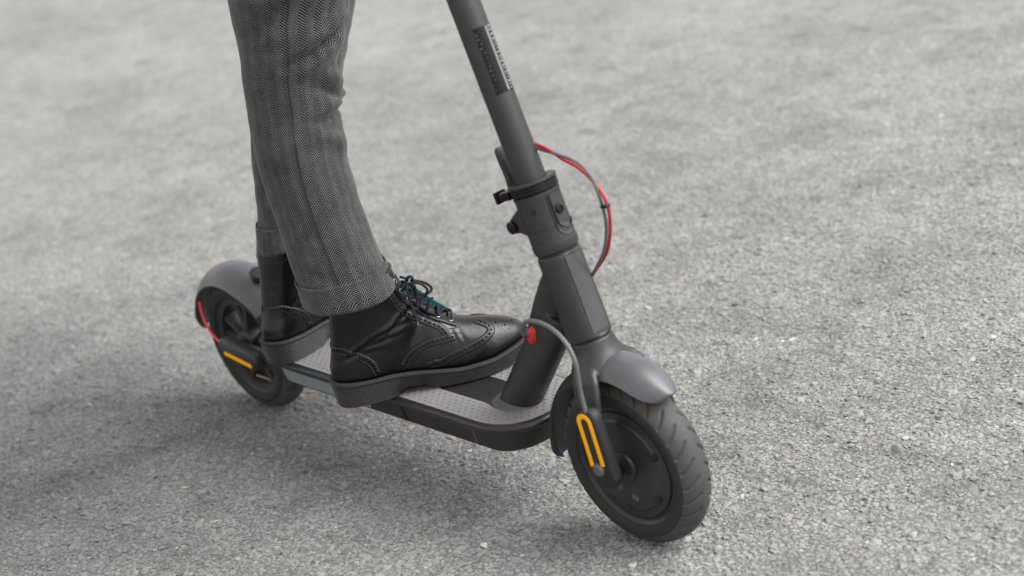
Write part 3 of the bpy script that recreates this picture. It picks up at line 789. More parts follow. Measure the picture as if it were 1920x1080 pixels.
# ------------------------------------------------------------------ rider
person = empty('person'); person.rotation_euler = (LEAN, 0, 0)
tag(person, 'person in grey herringbone trousers and black brogue boots riding the scooter', 'person')
LEANM = Matrix.Rotation(LEAN, 3, 'X')
CL = LEANM.inverted()@CAM_LOC; FL, RL, UL = (LEANM.inverted()@x for x in (fw, r2, u2))
def sight(px, py):
    """direction of a drafting line in scooter space, used to lay stitching onto the boot surface"""
    return (FL+RL*((px-960)/F_PX)-UL*((py-540)/F_PX)).normalized()

def frame(H, az):
    a = R(az); X = Vector((cos(a), sin(a), 0)); Y = Vector((-sin(a), cos(a), 0)); Z = Vector((0, 0, 1)); H = Vector(H)
    to = lambda q: H+X*q[0]+Y*q[1]+Z*q[2]
    inv = lambda p: Vector(((Vector(p)-H).dot(X), (Vector(p)-H).dot(Y), (Vector(p)-H).z))
    vec = lambda d: Vector((d.dot(X), d.dot(Y), d.dot(Z)))
    return to, inv, vec
NEAR = frame((.392, -.117, HD), 58); FAR = frame((.187, -.084, HD), 95)

# sole outline (x, half-width outer (y<0), half-width inner (y>0)) of a right foot
OUT = [(-.0035, 0, 0), (-.001, .013, .013), (.006, .0225, .0225), (.018, .0295, .029), (.035, .0325, .031), (.055, .0325, .0305), (.080, .0320, .0275), (.105, .0345, .0265), (.130, .0400, .0300), (.155, .0445, .0355), (.175, .0460, .0385), (.195, .0450, .0395), (.215, .0410, .0380), (.235, .0330, .0330), (.250, .0240, .0250), (.260, .0130, .0145), (.2640, 0, 0)]
def half(tab, x, col):
    xs = [t[0] for t in tab]; return float(np.interp(x, xs, [t[col] for t in tab]))
def sole_ring(grow, zf, n=44):
    """closed ring following the sole outline; zf(x)->z"""
    pts = []
    P = [Vector((x, -o, 0)) for x, o, i in OUT]+[Vector((x, i, 0)) for x, o, i in OUT[-2:0:-1]]
    P2 = P+P[:1]
    c = catmull(P2, 5)[:-1]
    n_ = len(c); out = []
    for k in range(n_):
        t = (c[(k+1) % n_]-c[k-1]).normalized(); nrm = Vector((t.y, -t.x, 0)); q = c[k]+nrm*grow
        out.append(Vector((q.x, q.y, zf(q.x))))
    return out

def feather(x):   # height of the seam between upper and sole
    return float(np.interp(x, [-.01, .03, .08, .12, .165, .21, .245, .27], [.0375, .0345, .0325, .0285, .0225, .0225, .0285, .0345]))
def sole_bottom(x): # forefoot/heel underside
    return float(np.interp(x, [-.01, .0, .074, .079, .090, .110, .135, .20, .235, .27], [.0025, 0, 0, .0065, .0110, .0100, .0015, .0010, .0060, .0160]))

def build_boot(side, place, shear, laces=True):
    """side: +1 right foot (outer = -y), -1 left foot"""
    T = lambda v: place((v[0] if laces or v[0] < .09 else .09+(v[0]-.09)*.82, v[1]*side, v[2]))
    # --- upper: foot loft (stations along x) + shaft loft (slices in z), fused
    mb = MB(); rings = []
    top = lambda x: float(np.interp(x, [0, .02, .05, .09, .125, .150, .176, .195, .219, .236, .247, .255, .259], [.050, .062, .088, .098, .100, .090, .0755, .0700, .0640, .0580, .0525, .046, .040]))
    for x in (.002, .010, .022, .04, .06, .08, .10, .12, .14, .155, .17, .185, .20, .215, .228, .239, .248, .2545, .2585):
        wo, wi = half(OUT, x, 1)-.0035, half(OUT, x, 2)-.0035; zb = feather(x)-.004; zt = top(x); r = []
        wo = max(wo, .004); wi = max(wi, .004)
        for k in range(36):
            t = 2*pi*k/36; c, s = cos(t), sin(t)
            y = (wi if s > 0 else wo)*(1 if s > 0 else -1)*abs(s)**.80
            if c > 0: z = zb+.010+(zt-zb-.010)*abs(c)**(1.12)
            else: z = zb+.010-.010*abs(c)**.6
            ht = max(0, (z-zb)/(zt-zb)); y *= 1-.16*ht**2
            r.append(Vector((x, y, z)))
        rings.append(r)
    mb.loft(rings)
    rings = []
    for z, xb, xf, w in ((.033, .0005, .10, .0285), (.040, -.0015, .12, .0300), (.052, -.0010, .14, .0305), (.066, .0035, .152, .0300), (.080, .0075, .150, .0300), (.095, .0100, .1385, .0305), (.110, .0125, .1290, .0315), (.125, .0150, .1210, .0330), (.140, .0175, .1140, .0345), (.155, .0200, .1090, .0355), (.162, .0215, .1075, .0360), (.166, .024, .106, .033)):
        sh = shear*max(0, z-.05)
        cx, hx = (xb+xf)/2, (xf-xb)/2; r = []
        for k in range(40):
            t = 2*pi*k/40; c, s = cos(t), sin(t); p = .86
            xx = cx+hx*math.copysign(abs(c)**p, c)
            wf = 1-.30*max(0, c)**1.5 if z > .06 else 1
            r.append(Vector((xx+sh, w*wf*math.copysign(abs(s)**p, s), z)))
        rings.append(r)
    mb.loft(rings)
    up_ = remesh_smooth(mb, .0019, 12)
    # walking creases over the vamp and ankle
    for i, v in enumerate(up_.v):
        x, y, z = v
        n_ = Vector((0, 1 if y > 0 else -1, .0))
        c = 0
        for (cx, cz, dx, dz, L, w, h) in ((.070, .088, .95, .30, .040, .0030, .0014), (.060, .079, .97, .22, .035, .0030, .0012), (.100, .100, .85, .55, .030, .0032, .0013), (.166, .062, -.30, .95, .012, .0030, .0005), (.174, .062, -.25, .97, .010, .0030, .0004), (.045, .070, 1, .05, .03, .003, .0008)):
            q = Vector((x-cx-shear*max(0, z-.05), z-cz)); al = q.x*dx+q.y*dz; ac = -q.x*dz+q.y*dx+al*al*3
            c += (1.7 if laces else .5)*h*math.exp(-(al/L)**4)*(math.exp(-(ac/w)**2)-.7*math.exp(-((ac-w*1.6)/(w*1.3))**2))
        bulge = .0012*noise.noise(v*28+Vector((side*3, 0, 0)))
        v += n_*(-c+bulge)*(1 if abs(y) > .008 else abs(y)/.008)
        if abs(y) < .02 and z > .055 and x > .15: v.z += -c*1.2
    sv = [T(v) for v in up_.v]
    bvh_local = BVHTree.FromPolygons(up_.v, up_.f)
    boot = mesh_obj('boot', sv, up_.f, M['leather'], person)
    boot['label'] = 'near boot, front foot, heel over the deck edge' if laces else 'far boot, rear foot, at the back of the deck'
    # --- sole: welt, ribbed wall, bottom
    rings = []
    N_ = 10
    # bottom to top, ribbed
    steps = []
    for k in range(N_*2+1):
        steps.append((k/(N_*2), (.0013 if k % 2 else 0.0)))
    rings.append([Vector((p.x*.97+.003, p.y*.86, sole_bottom(p.x))) for p in sole_ring(0, lambda x: 0)])
    for f, g in steps:
        rings.append(sole_ring(-.0014+g+.0022*f, lambda x, f=f: sole_bottom(x)+(feather(x)-.0062-sole_bottom(x))*f))
    rings.append(sole_ring(.0016, lambda x: feather(x)-.0056))
    rings.append(sole_ring(.0026, lambda x: feather(x)-.0046)); rings.append(sole_ring(.0028, lambda x: feather(x)-.0020)); rings.append(sole_ring(.0020, lambda x: feather(x)-.0010))
    rings.append(sole_ring(-.0030, lambda x: feather(x)-.0008)); rings.append(sole_ring(-.012, lambda x: feather(x)-.003))
    s_ = MB(); s_.loft(rings); s_.xf(T).build('sole', M['sole'], boot, angle=48)
    # welt stitches
    wr = sole_ring(.0003, lambda x: feather(x)-.0004); st = MB(); acc = 0; last = wr[0]
    pts = wr+[wr[0]]; dense = []
    for a, b in zip(pts[:-1], pts[1:]):
        k = max(1, int((b-a).length/.0008))
        for i in range(k): dense.append(a.lerp(b, i/k))
    for i in range(0, len(dense)-4, 5):
        st.tube([dense[i]+Vector((0, 0, .0002)), dense[i+3]+Vector((0, 0, .0002))], .00035, 4)
    so = st.xf(T).build('welt_stitching', M['stitch'], boot); so['kind'] = 'stuff'
    # ankle sock above the collar
    sk = MB(); rings = []
    for z, k in ((.15, .80), (.17, .80), (.20, .84)):
        sh = shear*(z-.05); rings.append([Vector((.063+sh+.036*k*cos(t), .031*k*sin(t), z)) for t in np.linspace(0, 2*pi, 28, endpoint=False)])
    sk.loft(rings).xf(T).build('sock', M['sock'], boot)
    # padded collar edge
    cr = []
    for t in np.linspace(0, 2*pi, 49):
        c, s = cos(t), sin(t); sh = shear*.115
        cr.append(Vector((.0665+sh+.0400*math.copysign(abs(c)**.86, c), .0352*(1-.3*max(0, c)**1.5)*math.copysign(abs(s)**.86, s), .1645+.003*c)))
    MB().tube(cr, .0021, 8, False).xf(T).build('collar', M['leather'], boot)
    return boot, bvh_local, T

def hit(bvh, fr, px, py, shear=0):
    to, inv, vec = fr
    o = inv(CL); d = vec(sight(px, py)).normalized(); loc, nr, i, dd = bvh.ray_cast(o, d)
    if loc is None:
        loc, nr, i, dd = bvh.find_nearest(o+d*2.42)
    if nr.dot(d) > 0: nr = -nr
    return loc, nr

def snap(bvh, p):
    loc, nr, i, dd = bvh.find_nearest(p)
    c = Vector((.11, 0, .05))
    if nr.dot(loc-Vector((loc.x*.8+.02, 0, .06))) < 0: nr = -nr
    return loc, nr

def resample(pts, step):
    out = [pts[0]]; acc = 0
    for a, b in zip(pts[:-1], pts[1:]):
        L = (b-a).length; d = step-acc
        while d <= L: out.append(a.lerp(b, d/L)); d += step
        acc = (acc+L) % step if L else acc
    return out

def lay_band(bvh, pts, width, T, parent, name, pink=True, holes=True, pinkside=1, thick=.0010):
    """leather strip laid on the boot: pts = surface points in boot space"""
    path = resample(catmull(pts, 8), .0009); V = []; F = []; K = 7; cent = []
    for i, p in enumerate(path):
        loc, nr = snap(bvh, p); t = (path[min(i+1, len(path)-1)]-path[max(i-1, 0)]).normalized(); b = nr.cross(t).normalized()
        cent.append((loc, nr, t, b))
        for j in range(K):
            s = -1+2*j/(K-1); w = width/2*s
            if pink and j == (K-1 if pinkside > 0 else 0): w += pinkside*(.0005 if (i//2) % 2 else -.0004)
            l2, n2 = snap(bvh, loc+b*w)
            V.append(T(l2+nr*(thick if 0 < j < K-1 else thick*.55)+n2*.0001))
    for i in range(len(path)-1):
        for j in range(K-1): a = i*K+j; F.append((a, a+1, a+K+1, a+K))
    o = mesh_obj(name, V, F, M['leather'], parent)
    o.modifiers.new('t', 'SOLIDIFY').thickness = .0008
    st = MB()
    for s in (-.72, .72):
        for i in range(1, len(cent)-2, 3):
            loc, nr, t, b = cent[i]; q = snap(bvh, loc+b*width/2*s)[0]+nr*(thick+.0002)
            st.tube([T(q-t*.0008), T(q+t*.0008)], .00022, 4)
    so = st.build('stitching', M['stitch'], parent); so['kind'] = 'stuff'
    if holes:
        h = MB(); st2 = MB()
        for i in range(4, len(cent)-3, 7):
            loc, nr, t, b = cent[i]; big = True
            def dot(q, n_, r):
                u_ = n_.orthogonal().normalized(); v_ = n_.cross(u_); c = q+n_*(thick+.00015)
                h.add([T(c+u_*r*cos(a)+v_*r*sin(a)) for a in np.linspace(0, 2*pi, 9, endpoint=False)]+[T(c)], [(k, (k+1) % 9, 9) for k in range(9)])
            dot(snap(bvh, loc)[0], nr, .0013)
            q0 = snap(bvh, loc)[0]+nr*(thick+.0001); u0 = nr.orthogonal().normalized(); v0 = nr.cross(u0)
            st2.tube([T(q0+u0*.0014*cos(a)+v0*.0014*sin(a)) for a in np.linspace(0, 2*pi, 13)], .00028, 4, False)
            if i+3 < len(cent):
                l2, n2, t2, b2 = cent[i+3]
                for e in (-1, 1): dot(snap(bvh, l2+b2*.0011*e)[0], n2, .0006)
        ho = h.build('perforations', M['hole'], parent); ho['kind'] = 'stuff'
        ho = st2.build('perforation_rims', M['leather'], parent); ho['kind'] = 'stuff'
    return o

def lay_line(bvh, pts, T, parent, name, r=.00045, mat='stitch', lift=.0002):
    path = resample(catmull(pts, 8), .0012); q = []
    for p in path:
        l, n = snap(bvh, p); q.append(T(l+n*lift))
    return MB().tube(q, r, 5).build(name, M[mat], parent)

# traced on the near boot (photograph pixels), then stored as boot-space surface curves
COUNTER = [(623, 655), (642, 659), (667, 666), (687, 675), (699, 685), (707.5, 699), (711, 707)]
COLLARB = [(640, 563), (657, 557), (671, 554), (687, 548), (707, 543), (722, 544), (734, 554), (742, 567), (752, 579), (768, 590), (791, 600), (807, 606), (822, 612), (833, 621), (838, 632)]
QUARTER = [(853, 631), (839, 634.5), (823, 638.5), (807, 642.5), (791, 650), (778, 659), (766.5, 671), (758.5, 685), (753, 700)]
WING = [(801, 700), (814.8, 691), (826, 680.7), (840, 671), (855, 663.4), (869.6, 657), (884.4, 650), (898.5, 642), (910, 633.8), (919, 624), (920, 615), (912, 608), (898.5, 603), (889, 600.5)]
SEAM1 = [(850, 596), (857, 602), (863, 613), (866, 625), (868, 640)]
SEAM2 = [(840, 617), (850, 615.5), (862, 614)]
SEAM3 = [(843, 626), (855, 624.5), (866, 624)]
BACKST = [(619, 573), (621, 590), (624, 610), (627, 630), (628, 648)]
EDGE = [(741, 516), (752, 533), (765, 548), (780, 560), (800, 573), (822, 583), (848, 594)]
MEDAL = [(1005, 298, 1), (1050, 285, 0), (1090, 275, 0), (1125, 330, 1), (1155, 280, 0), (1210, 265, 1), (1255, 262, 0), (1290, 258, 0), (1035, 330, 0), (1045, 360, 0), (1075, 375, 0), (1095, 388, 0), (1120, 405, 0), (1135, 425, 0), (1150, 448, 0), (1155, 378, 0), (1185, 372, 0), (1205, 355, 0), (1225, 335, 0), (1225, 310, 0), (1180, 320, 0), (1175, 345, 0), (1085, 345, 0), (1080, 320, 0), (1150, 300, 0), (1110, 290, 0), (1190, 295, 0), (1030, 305, 0)]
EYE = [(739, 527), (750, 546), (763.5, 562), (781.5, 575), (799.5, 586), (820.5, 594), (845, 601)]

boot, bv, TN = build_boot(1, NEAR[0], .02)
surfpts = lambda L: [hit(bv, NEAR, *p)[0] for p in L]
curves = {k: surfpts(v) for k, v in dict(c=COUNTER, k=COLLARB, q=QUARTER, w=WING, s1=SEAM1, s2=SEAM2, s3=SEAM3, b=BACKST, e=EDGE).items()}
mir = lambda P: [Vector((p.x, -p.y, p.z)) for p in P]

def dress(bvh, T, parent, both=True, sh0=.02, sh1=.02):
    fix = lambda P: [p+Vector(((sh1-sh0)*max(0, p.z-.05), 0, 0)) for p in P]
    for k, w, ps in (('c', .0098, 1), ('k', .0100, 1), ('q', .0105, -1), ('w', .0105, 1)):
        for P in ((curves[k], mir(curves[k])) if both else (curves[k],)):
            flip = P is not curves[k]
            lay_band(bvh, fix(P), w, T, parent, 'brogue_strip', pink=k in 'cqw', pinkside=ps*(-1 if flip else 1), holes=True)
    for k in (('s1', 's2', 's3', 'b') if parent is boot else ('s1', 's2', 's3')):
        for P in ((curves[k], mir(curves[k])) if both else (curves[k],)):
            lay_line(bvh, fix(P), T, parent, 'seam', .0005, 'ink', .0001)
dress(bv, TN, boot)
# medallion punched on the toe
h = MB()
for x, y, big in MEDAL:
    p, n_ = hit(bv, NEAR, 780+x/6.75, 560+y/6.75); l, nn = snap(bv, p); r = .0014 if big else .00062
    u_ = nn.orthogonal().normalized(); v_ = nn.cross(u_); c = l+nn*.00025
    h.add([TN(c+u_*r*cos(a)+v_*r*sin(a)) for a in np.linspace(0, 2*pi, 9, endpoint=False)]+[TN(c)], [(k, (k+1) % 9, 9) for k in range(9)])
ho = h.build('toe_medallion', M['hole'], boot); ho['kind'] = 'stuff'

# facings: leather edge, eyelets, tongue, laces
eyes = []
for p in EYE:
    l, n_ = hit(bv, NEAR, *p); l, n_ = snap(bv, l); eyes.append((l, n_))
def facing(sgn):
    """raised leather flap carrying the eyelets"""
    path = [Vector((l.x, l.y*sgn, l.z)) for l, _ in eyes]
    ext = [path[0]*2-path[1]]+path+[path[-1]+(path[-1]-path[-2])*.55]
    d = resample(catmull(ext, 8), .0012); V = []; F = []; K = 7
    for i, p in enumerate(d):
        loc, nr = snap(bv, p); t = (d[min(i+1, len(d)-1)]-d[max(i-1, 0)]).normalized(); b = nr.cross(t).normalized()
        if b.y*sgn > 0: b = -b           # points from the lace gap... outward side is sgn*y
        outw = b if (b.y*sgn) > 0 else -b
        for j in range(K):
            s = -1+2*j/(K-1); q, n2 = snap(bv, loc+outw*s*.0075)
            lift = .0016 if j < 2 else (.0013 if j < K-1 else .0003)
            V.append(TN(q+n2*lift))
    for i in range(len(d)-1):
        for j in range(K-1): a = i*K+j; F.append((a, a+1, a+K+1, a+K))
    o = mesh_obj('lace_facing', V, F, M['leather'], boot); o.modifiers.new('t', 'SOLIDIFY').thickness = .0014
for sg in (1, -1): facing(sg)
lifted = []
for sg in (1, -1):
    row = []
    for l, n_ in eyes:
        p = Vector((l.x, l.y*sg, l.z)); q, nn = snap(bv, p); c = q+nn*.0019; row.append((c, nn))
        u_ = nn.orthogonal().normalized(); v_ = nn.cross(u_)
        k = MB(); k.tube([TN(c+u_*.0026*cos(a)+v_*.0026*sin(a)) for a in np.linspace(0, 2*pi, 21)], .00062, 7, False)
        k.build('eyelet', M['steel'], boot)
        MB().add([TN(c+u_*.0024*cos(a)+v_*.0024*sin(a)) for a in np.linspace(0, 2*pi, 14, endpoint=False)], [tuple(range(14))]).build('eyelet_hole', M['hole'], boot)
    lifted.append(row)
# tongue
tg = MB(); rings = []
for i in range(8):
    a, na_ = lifted[0][i] if i < 7 else lifted[0][6]; b, nb_ = lifted[1][i] if i < 7 else lifted[1][6]
    if i == 7: a = a+(lifted[0][6][0]-lifted[0][5][0])*.7; b = b+(lifted[1][6][0]-lifted[1][5][0])*.7
    mid = (a+b)/2; nrm = ((na_+nb_)*Vector((1, 0, 1))).normalized(); liftm = [.004, .005, .006, .0065, .0065, .0055, .003, -.004][i]
    c = mid+nrm*liftm; hw = .013; e = [c+Vector((0, -hw, 0))-nrm*.004, c+Vector((0, -hw*.5, 0))-nrm*.0008, c, c+Vector((0, hw*.5, 0))-nrm*.0008, c+Vector((0, hw, 0))-nrm*.004]
    rings.append(e+[x-nrm*.0028 for x in e[::-1]])
tg.loft([[TN(p) for p in r] for r in rings]).build('tongue', M['leather'], boot)
# teal lining showing along the far edge of the tongue
te = MB(); rings = []
for i in range(1, 7):
    r = rings_i = None
    a, na_ = lifted[0][i]; b, nb_ = lifted[1][i]; mid = (a+b)/2; nrm = ((na_+nb_)*Vector((1, 0, 1))).normalized()
    hgt = [.0, .006, .011, .0135, .0125, .0105, .0055][i]; base = mid+nrm*.0015; yy = .0095
    rings.append([TN(base+Vector((0, yy, 0))), TN(base+Vector((0, yy-.001, 0))+nrm*hgt), TN(base+Vector((0, yy+.0016, 0))+nrm*hgt), TN(base+Vector((0, yy+.002, 0)))])
te.loft(rings).build('teal_lining', M['teal'], boot, angle=40)
# laces: bars and diagonals
def arch(p, q, h, nrm, n=9):
    out = []
    for i in range(n):
        t = i/(n-1); out.append(p.lerp(q, t)+nrm*h*sin(pi*t)**.6)
    return out
for i in range(1, 7):
    (a, n1), (b, n2) = lifted[0][i], lifted[1][i]
    nrm = ((n1+n2)*Vector((1, 0, 1))).normalized(); h = .0075 if i < 6 else .006
    side_a = a-n1*.0015; side_b = b-n2*.0015
    MB().tube([TN(p) for p in catmull([side_a, a+n1*.0022, a.lerp(b, .2)+nrm*h, a.lerp(b, .5)+nrm*(h+.002), a.lerp(b, .8)+nrm*h, b+n2*.0022, side_b], 4)], .0017, 8).build('lace', M['lace'], boot)
    if i < 6:
        (c, n3) = lifted[1][i+1]
        MB().tube([TN(p) for p in catmull([a-n1*.001, a.lerp(c, .25)+nrm*(h-.002), a.lerp(c, .55)+nrm*(h), c+n3*.001], 5)], .0017, 8).build('lace', M['lace'], boot)
# bow: knot, loops and hanging ends, laid out in the near boot's side plane
def side_pt(px, py, y):
    to, inv, vec = NEAR; o = inv(CL); d = vec(sight(px, py)); t = (y-o.y)/d.y; return o+d*t
c3 = lambda L, y0: [side_pt(620+x/4.911, 500+y/4.911, y0+dy) for x, y, dy in L]
BOW = [
    [(705, 130, 0), (712, 95, -.003), (745, 95, -.004), (755, 130, -.002), (735, 155, 0), (700, 150, .001), (700, 120, -.002), (720, 100, -.004)],
    [(735, 125, 0), (790, 130, .003), (870, 150, .006), (925, 190, .007), (920, 225, .006), (880, 250, .004), (820, 250, .002), (780, 225, 0), (745, 170, 0)],
    [(715, 165, -.003), (760, 152, -.006), (820, 155, -.008), (875, 190, -.009), (890, 230, -.008), (860, 280, -.006), (810, 295, -.004), (775, 265, -.002), (765, 215, 0), (760, 170, 0)],
    [(703, 140, -.004), (703, 210, -.007), (722, 280, -.008), (745, 350, -.008), (765, 410, -.009), (785, 475, -.0095), (800, 530, -.010)],
    [(770, 170, 0), (790, 235, -.003), (795, 300, -.004), (790, 350, -.003), (785, 372, -.001)],
    [(640, 95, .004), (665, 100, .001), (700, 115, -.001)],
    [(940, 290, 0), (915, 300, -.002), (895, 350, -.003), (880, 415, -.001)],
    [(660, 215, -.0015), (690, 185, -.004), (710, 150, -.004)]]
for L in BOW:
    MB().tube([TN(p) for p in catmull(c3(L, -.020), 6)], .0018, 8).build('lace', M['lace'], boot)
e = c3([(796, 510, -.010), (806, 538, -.0105)], -.020); MB().tube([TN(e[0]), TN(e[1])], .0016, 8).build('lace_tip', M['steel'], boot)

FSH = .11
boot2, bv2, TF = build_boot(-1, FAR[0], FSH, laces=False)
dress(bv2, TF, boot2, True, .02, FSH)
# straight brogue strip under the far collar
for sg in (-1, 1):
    P = [Vector((x+FSH*.095, sg*.03, .147)) for x in (.022, .035, .05, .065, .08, .095)]
    lay_band(bv2, P, .008, TF, boot2, 'brogue_strip', pink=False)

# ------------------------------------------------------------------ trousers
def loftgrid(name, fn, nu, nv, mat, parent, close=True, thick=0):
    """fn(u, v)->(point, uv) ; u wraps"""
    V = []; UVv = []
    for j in range(nv+1):
        for i in range(nu+1):
            p, uv = fn(i/nu, j/nv); V.append(p); UVv.append(uv)
    F = []; U = []
    idx = lambda i, j: j*(nu+1)+i
    for j in range(nv):
        for i in range(nu):
            q = (idx(i, j), idx(i+1, j), idx(i+1, j+1), idx(i, j+1)); F.append(q); U += [UVv[k] for k in q]
    me = bpy.data.meshes.new(name); me.from_pydata([tuple(v) for v in V], [], F); ul = me.uv_layers.new(name='UVMap')
    flat = np.array(U, dtype=np.float32).ravel(); ul.data.foreach_set('uv', flat)
    bm = bmesh.new(); bm.from_mesh(me); bmesh.ops.remove_doubles(bm, verts=bm.verts, dist=1e-6); bmesh.ops.recalc_face_normals(bm, faces=bm.faces); bm.to_mesh(me); bm.free()
    me.polygons.foreach_set('use_smooth', [True]*len(me.polygons)); me.materials.append(mat)
    o = bpy.data.objects.new(name, me); COL.objects.link(o); o.parent = parent
    if thick: md = o.modifiers.new('t', 'SOLIDIFY'); md.thickness = thick; md.offset = -1
    return o

def interp(tab, z):
    t = sorted((b, a) for a, b in tab); return float(np.interp(z, [q[0] for q in t], [q[1] for q in t]))
nL = [(.050, 1.0), (.030, .86), (.013, .719), (.0022, .6819), (-.003, .6228), (-.0092, .5702), (-.0137, .5303), (-.0188, .4833), (-.0187, .4346), (-.014, .377), (-.012, .3338), (-.0105, .3117), (-.0100, .27)]
nR = [(.215, 1.0), (.200, .86), (.1672, .6798), (.1427, .6457), (.1303, .6083), (.1150, .5788), (.1094, .5524), (.1068, .5325), (.1020, .5255), (.0931, .4599), (.0919, .4041), (.099, .3526), (.1041, .319), (.1094, .2909), (.111, .27)]
fL = [(.12, 1.0), (.155, .80), (.146, .6731), (.1267, .6345), (.099, .5686), (.0843, .5054), (.0677, .4345), (.0504, .3709), (.0397, .3341), (.032, .3038), (.031, .28)]
fR = [(.29, 1.0), (.322, .80), (.308, .70), (.288, .64), (.2640, .5891), (.2445, .5499), (.2240, .5185), (.1977, .4596), (.1596, .3945), (.1304, .326), (.1271, .291), (.126, .28)]

def folds_near(a, z):
    """outward displacement; a = angle (0 = front of the leg, pi/2 = inner, -pi/2 = outer/near camera)"""
    d = 0
    for (a0, z0, sa_, sz, slope, h) in (
        (-.75, .617, .75, .0065, .020, -.0085), (-.70, .632, .80, .011, .020, .0060), (-.70, .600, .7, .011, .02, .0050),
        (-.45, .560, .55, .010, -.030, .0055), (-.50, .541, .60, .006, -.030, -.0050),
        (-.15, .5335, .70, .0072, .004, .0044), (-.1, .5225, .75, .0048, .004, -.0075), (-1.25, .560, .5, .02, .05, -.004),
        (-.8, .508, .45, .009, -.02, -.0028), (-.6, .488, .6, .012, -.03, .0026), (-2.3, .60, .5, .05, .0, .003),
        (-2.2, .45, .5, .03, .05, -.002), (-1.4, .40, .35, .05, .02, .0018), (-1.0, .345, .5, .010, .02, -.0014), (-2.2, .335, .6, .009, -.02, -.0020),
        (-2.0, .650, .5, .014, .03, -.003), (-1.9, .53, .35, .022, .05, -.0022), (.8, .55, .8, .01, 0, -.004)):
        da = (a-a0+pi) % (2*pi)-pi; dz = z-z0-slope*da
        d += 1.45*h*math.exp(-(da/sa_)**2-(dz/sz)**2)
    return d
def folds_far(a, z):
    d = 0
    for (a0, z0, sa_, sz, slope, h) in ((-2.6, .42, .6, .012, .03, -.003), (2.6, .5, .6, .014, .03, -.004), (-2.4, .36, .5, .010, -.02, .0022), (0, .55, .9, .01, 0, -.004)):
        da = (a-a0+pi) % (2*pi)-pi; d += h*math.exp(-(da/sa_)**2-((z-z0-slope*da)/sz)**2)
    return d

def leg(name, H, az, lean, Lt, Rt, z0, z1, folds, wide, cuffz, sgn, outset=0, seed=0):
    a_ = R(az); X = Vector((cos(a_), sin(a_), 0)); Y = Vector((-sin(a_), cos(a_), 0)); O = Vector((H[0], H[1], 0))
    nu, nv = 150, int((z1-z0)/.0028)
    zt = lambda v: z0+(z1-z0)*v
    def fn(u, v):
        z = zt(v); xl, xr = interp(Lt, z), interp(Rt, z); cx, hx = (xl+xr)/2, (xr-xl)/2+outset
        hy = hx*wide; an = 2*pi*u-pi
        c, s = cos(an), sin(an)
        px_ = cx+hx*math.copysign(abs(c)**.92, c); py_ = hy*math.copysign(abs(s)**.92, s)
        d = folds(an, z)+.0030*noise.noise(Vector((c*1.4+seed, s*1.4+z*6, z*13)))+.0016*noise.noise(Vector((c*2.2-seed, s*2.2-z*9, z*24)))+.0007*noise.noise(Vector((c*4, s*4+seed, z*40)))
        # hem dips: bottom edge slightly wavy
        zz = z+(.003*sin(an*2+seed)*max(0, 1-(z-z0)/.03) if v < .2 else 0)
        if abs(z-cuffz) < .0009+.0028*0: d -= .0006
        p = O+X*(px_+d*c)+Y*(py_+d*s+lean*(z-.28))+Vector((0, 0, zz))
        circ = .37*(hx/.055) if False else .345
        return p, (u*circ, z)
    return loftgrid(name, fn, nu, nv, M['tweed'], person, thick=.0016), fn

tr, fnN = leg('trouser_leg', (.392, -.117), 60, .15, nL, nR, .2985, 1.0, folds_near, .86, .318, 1, 0, 1.3)
tr['label'] = 'near trouser leg, creased at the knee'
cf, _ = leg('turn_up', (.392, -.117), 60, .15, nL, nR, .2845, .3190, lambda a, z: .0030+.0010*math.exp(-((z-.3175)/.0013)**2)-.0006*math.exp(-((z-.2853)/.002)**2), .86, 0, 1, .0, 1.3); cf.parent = tr
tr2, fnF = leg('trouser_leg', (.183, -.087), 78, .10, fL, fR, .3150, 1.0, folds_far, .86, .33, -1, 0, 4.1)
tr2['label'] = 'far trouser leg, ending above the boot collar'
cf2, _ = leg('turn_up', (.183, -.087), 78, .10, fL, fR, .3040, .3370, lambda a, z: .0030, .86, 0, -1, 0, 4.1); cf2.parent = tr2
# side seam of the near leg and stitched top edges of the turn-ups
def seam(fn, u, v0, v1, parent, n=90, lift=.0004):
    q = []
    for k in range(n):
        v = v0+(v1-v0)*k/(n-1); p, _ = fn(u, v); p1, _ = fn(u+.01, v); p0, _ = fn(u-.01, v); pu, _ = fn(u, min(1, v+.01))
        nr = (p1-p0).cross(pu-p).normalized(); c, _ = fn((u+.5) % 1, v)
        if nr.dot(p-c) < 0: nr = -nr
        q.append(p+nr*lift)
    return MB().tube(q, .00055, 5).build('side_seam', M['ink'], parent)
seam(fnN, .232, .03, .75, tr)

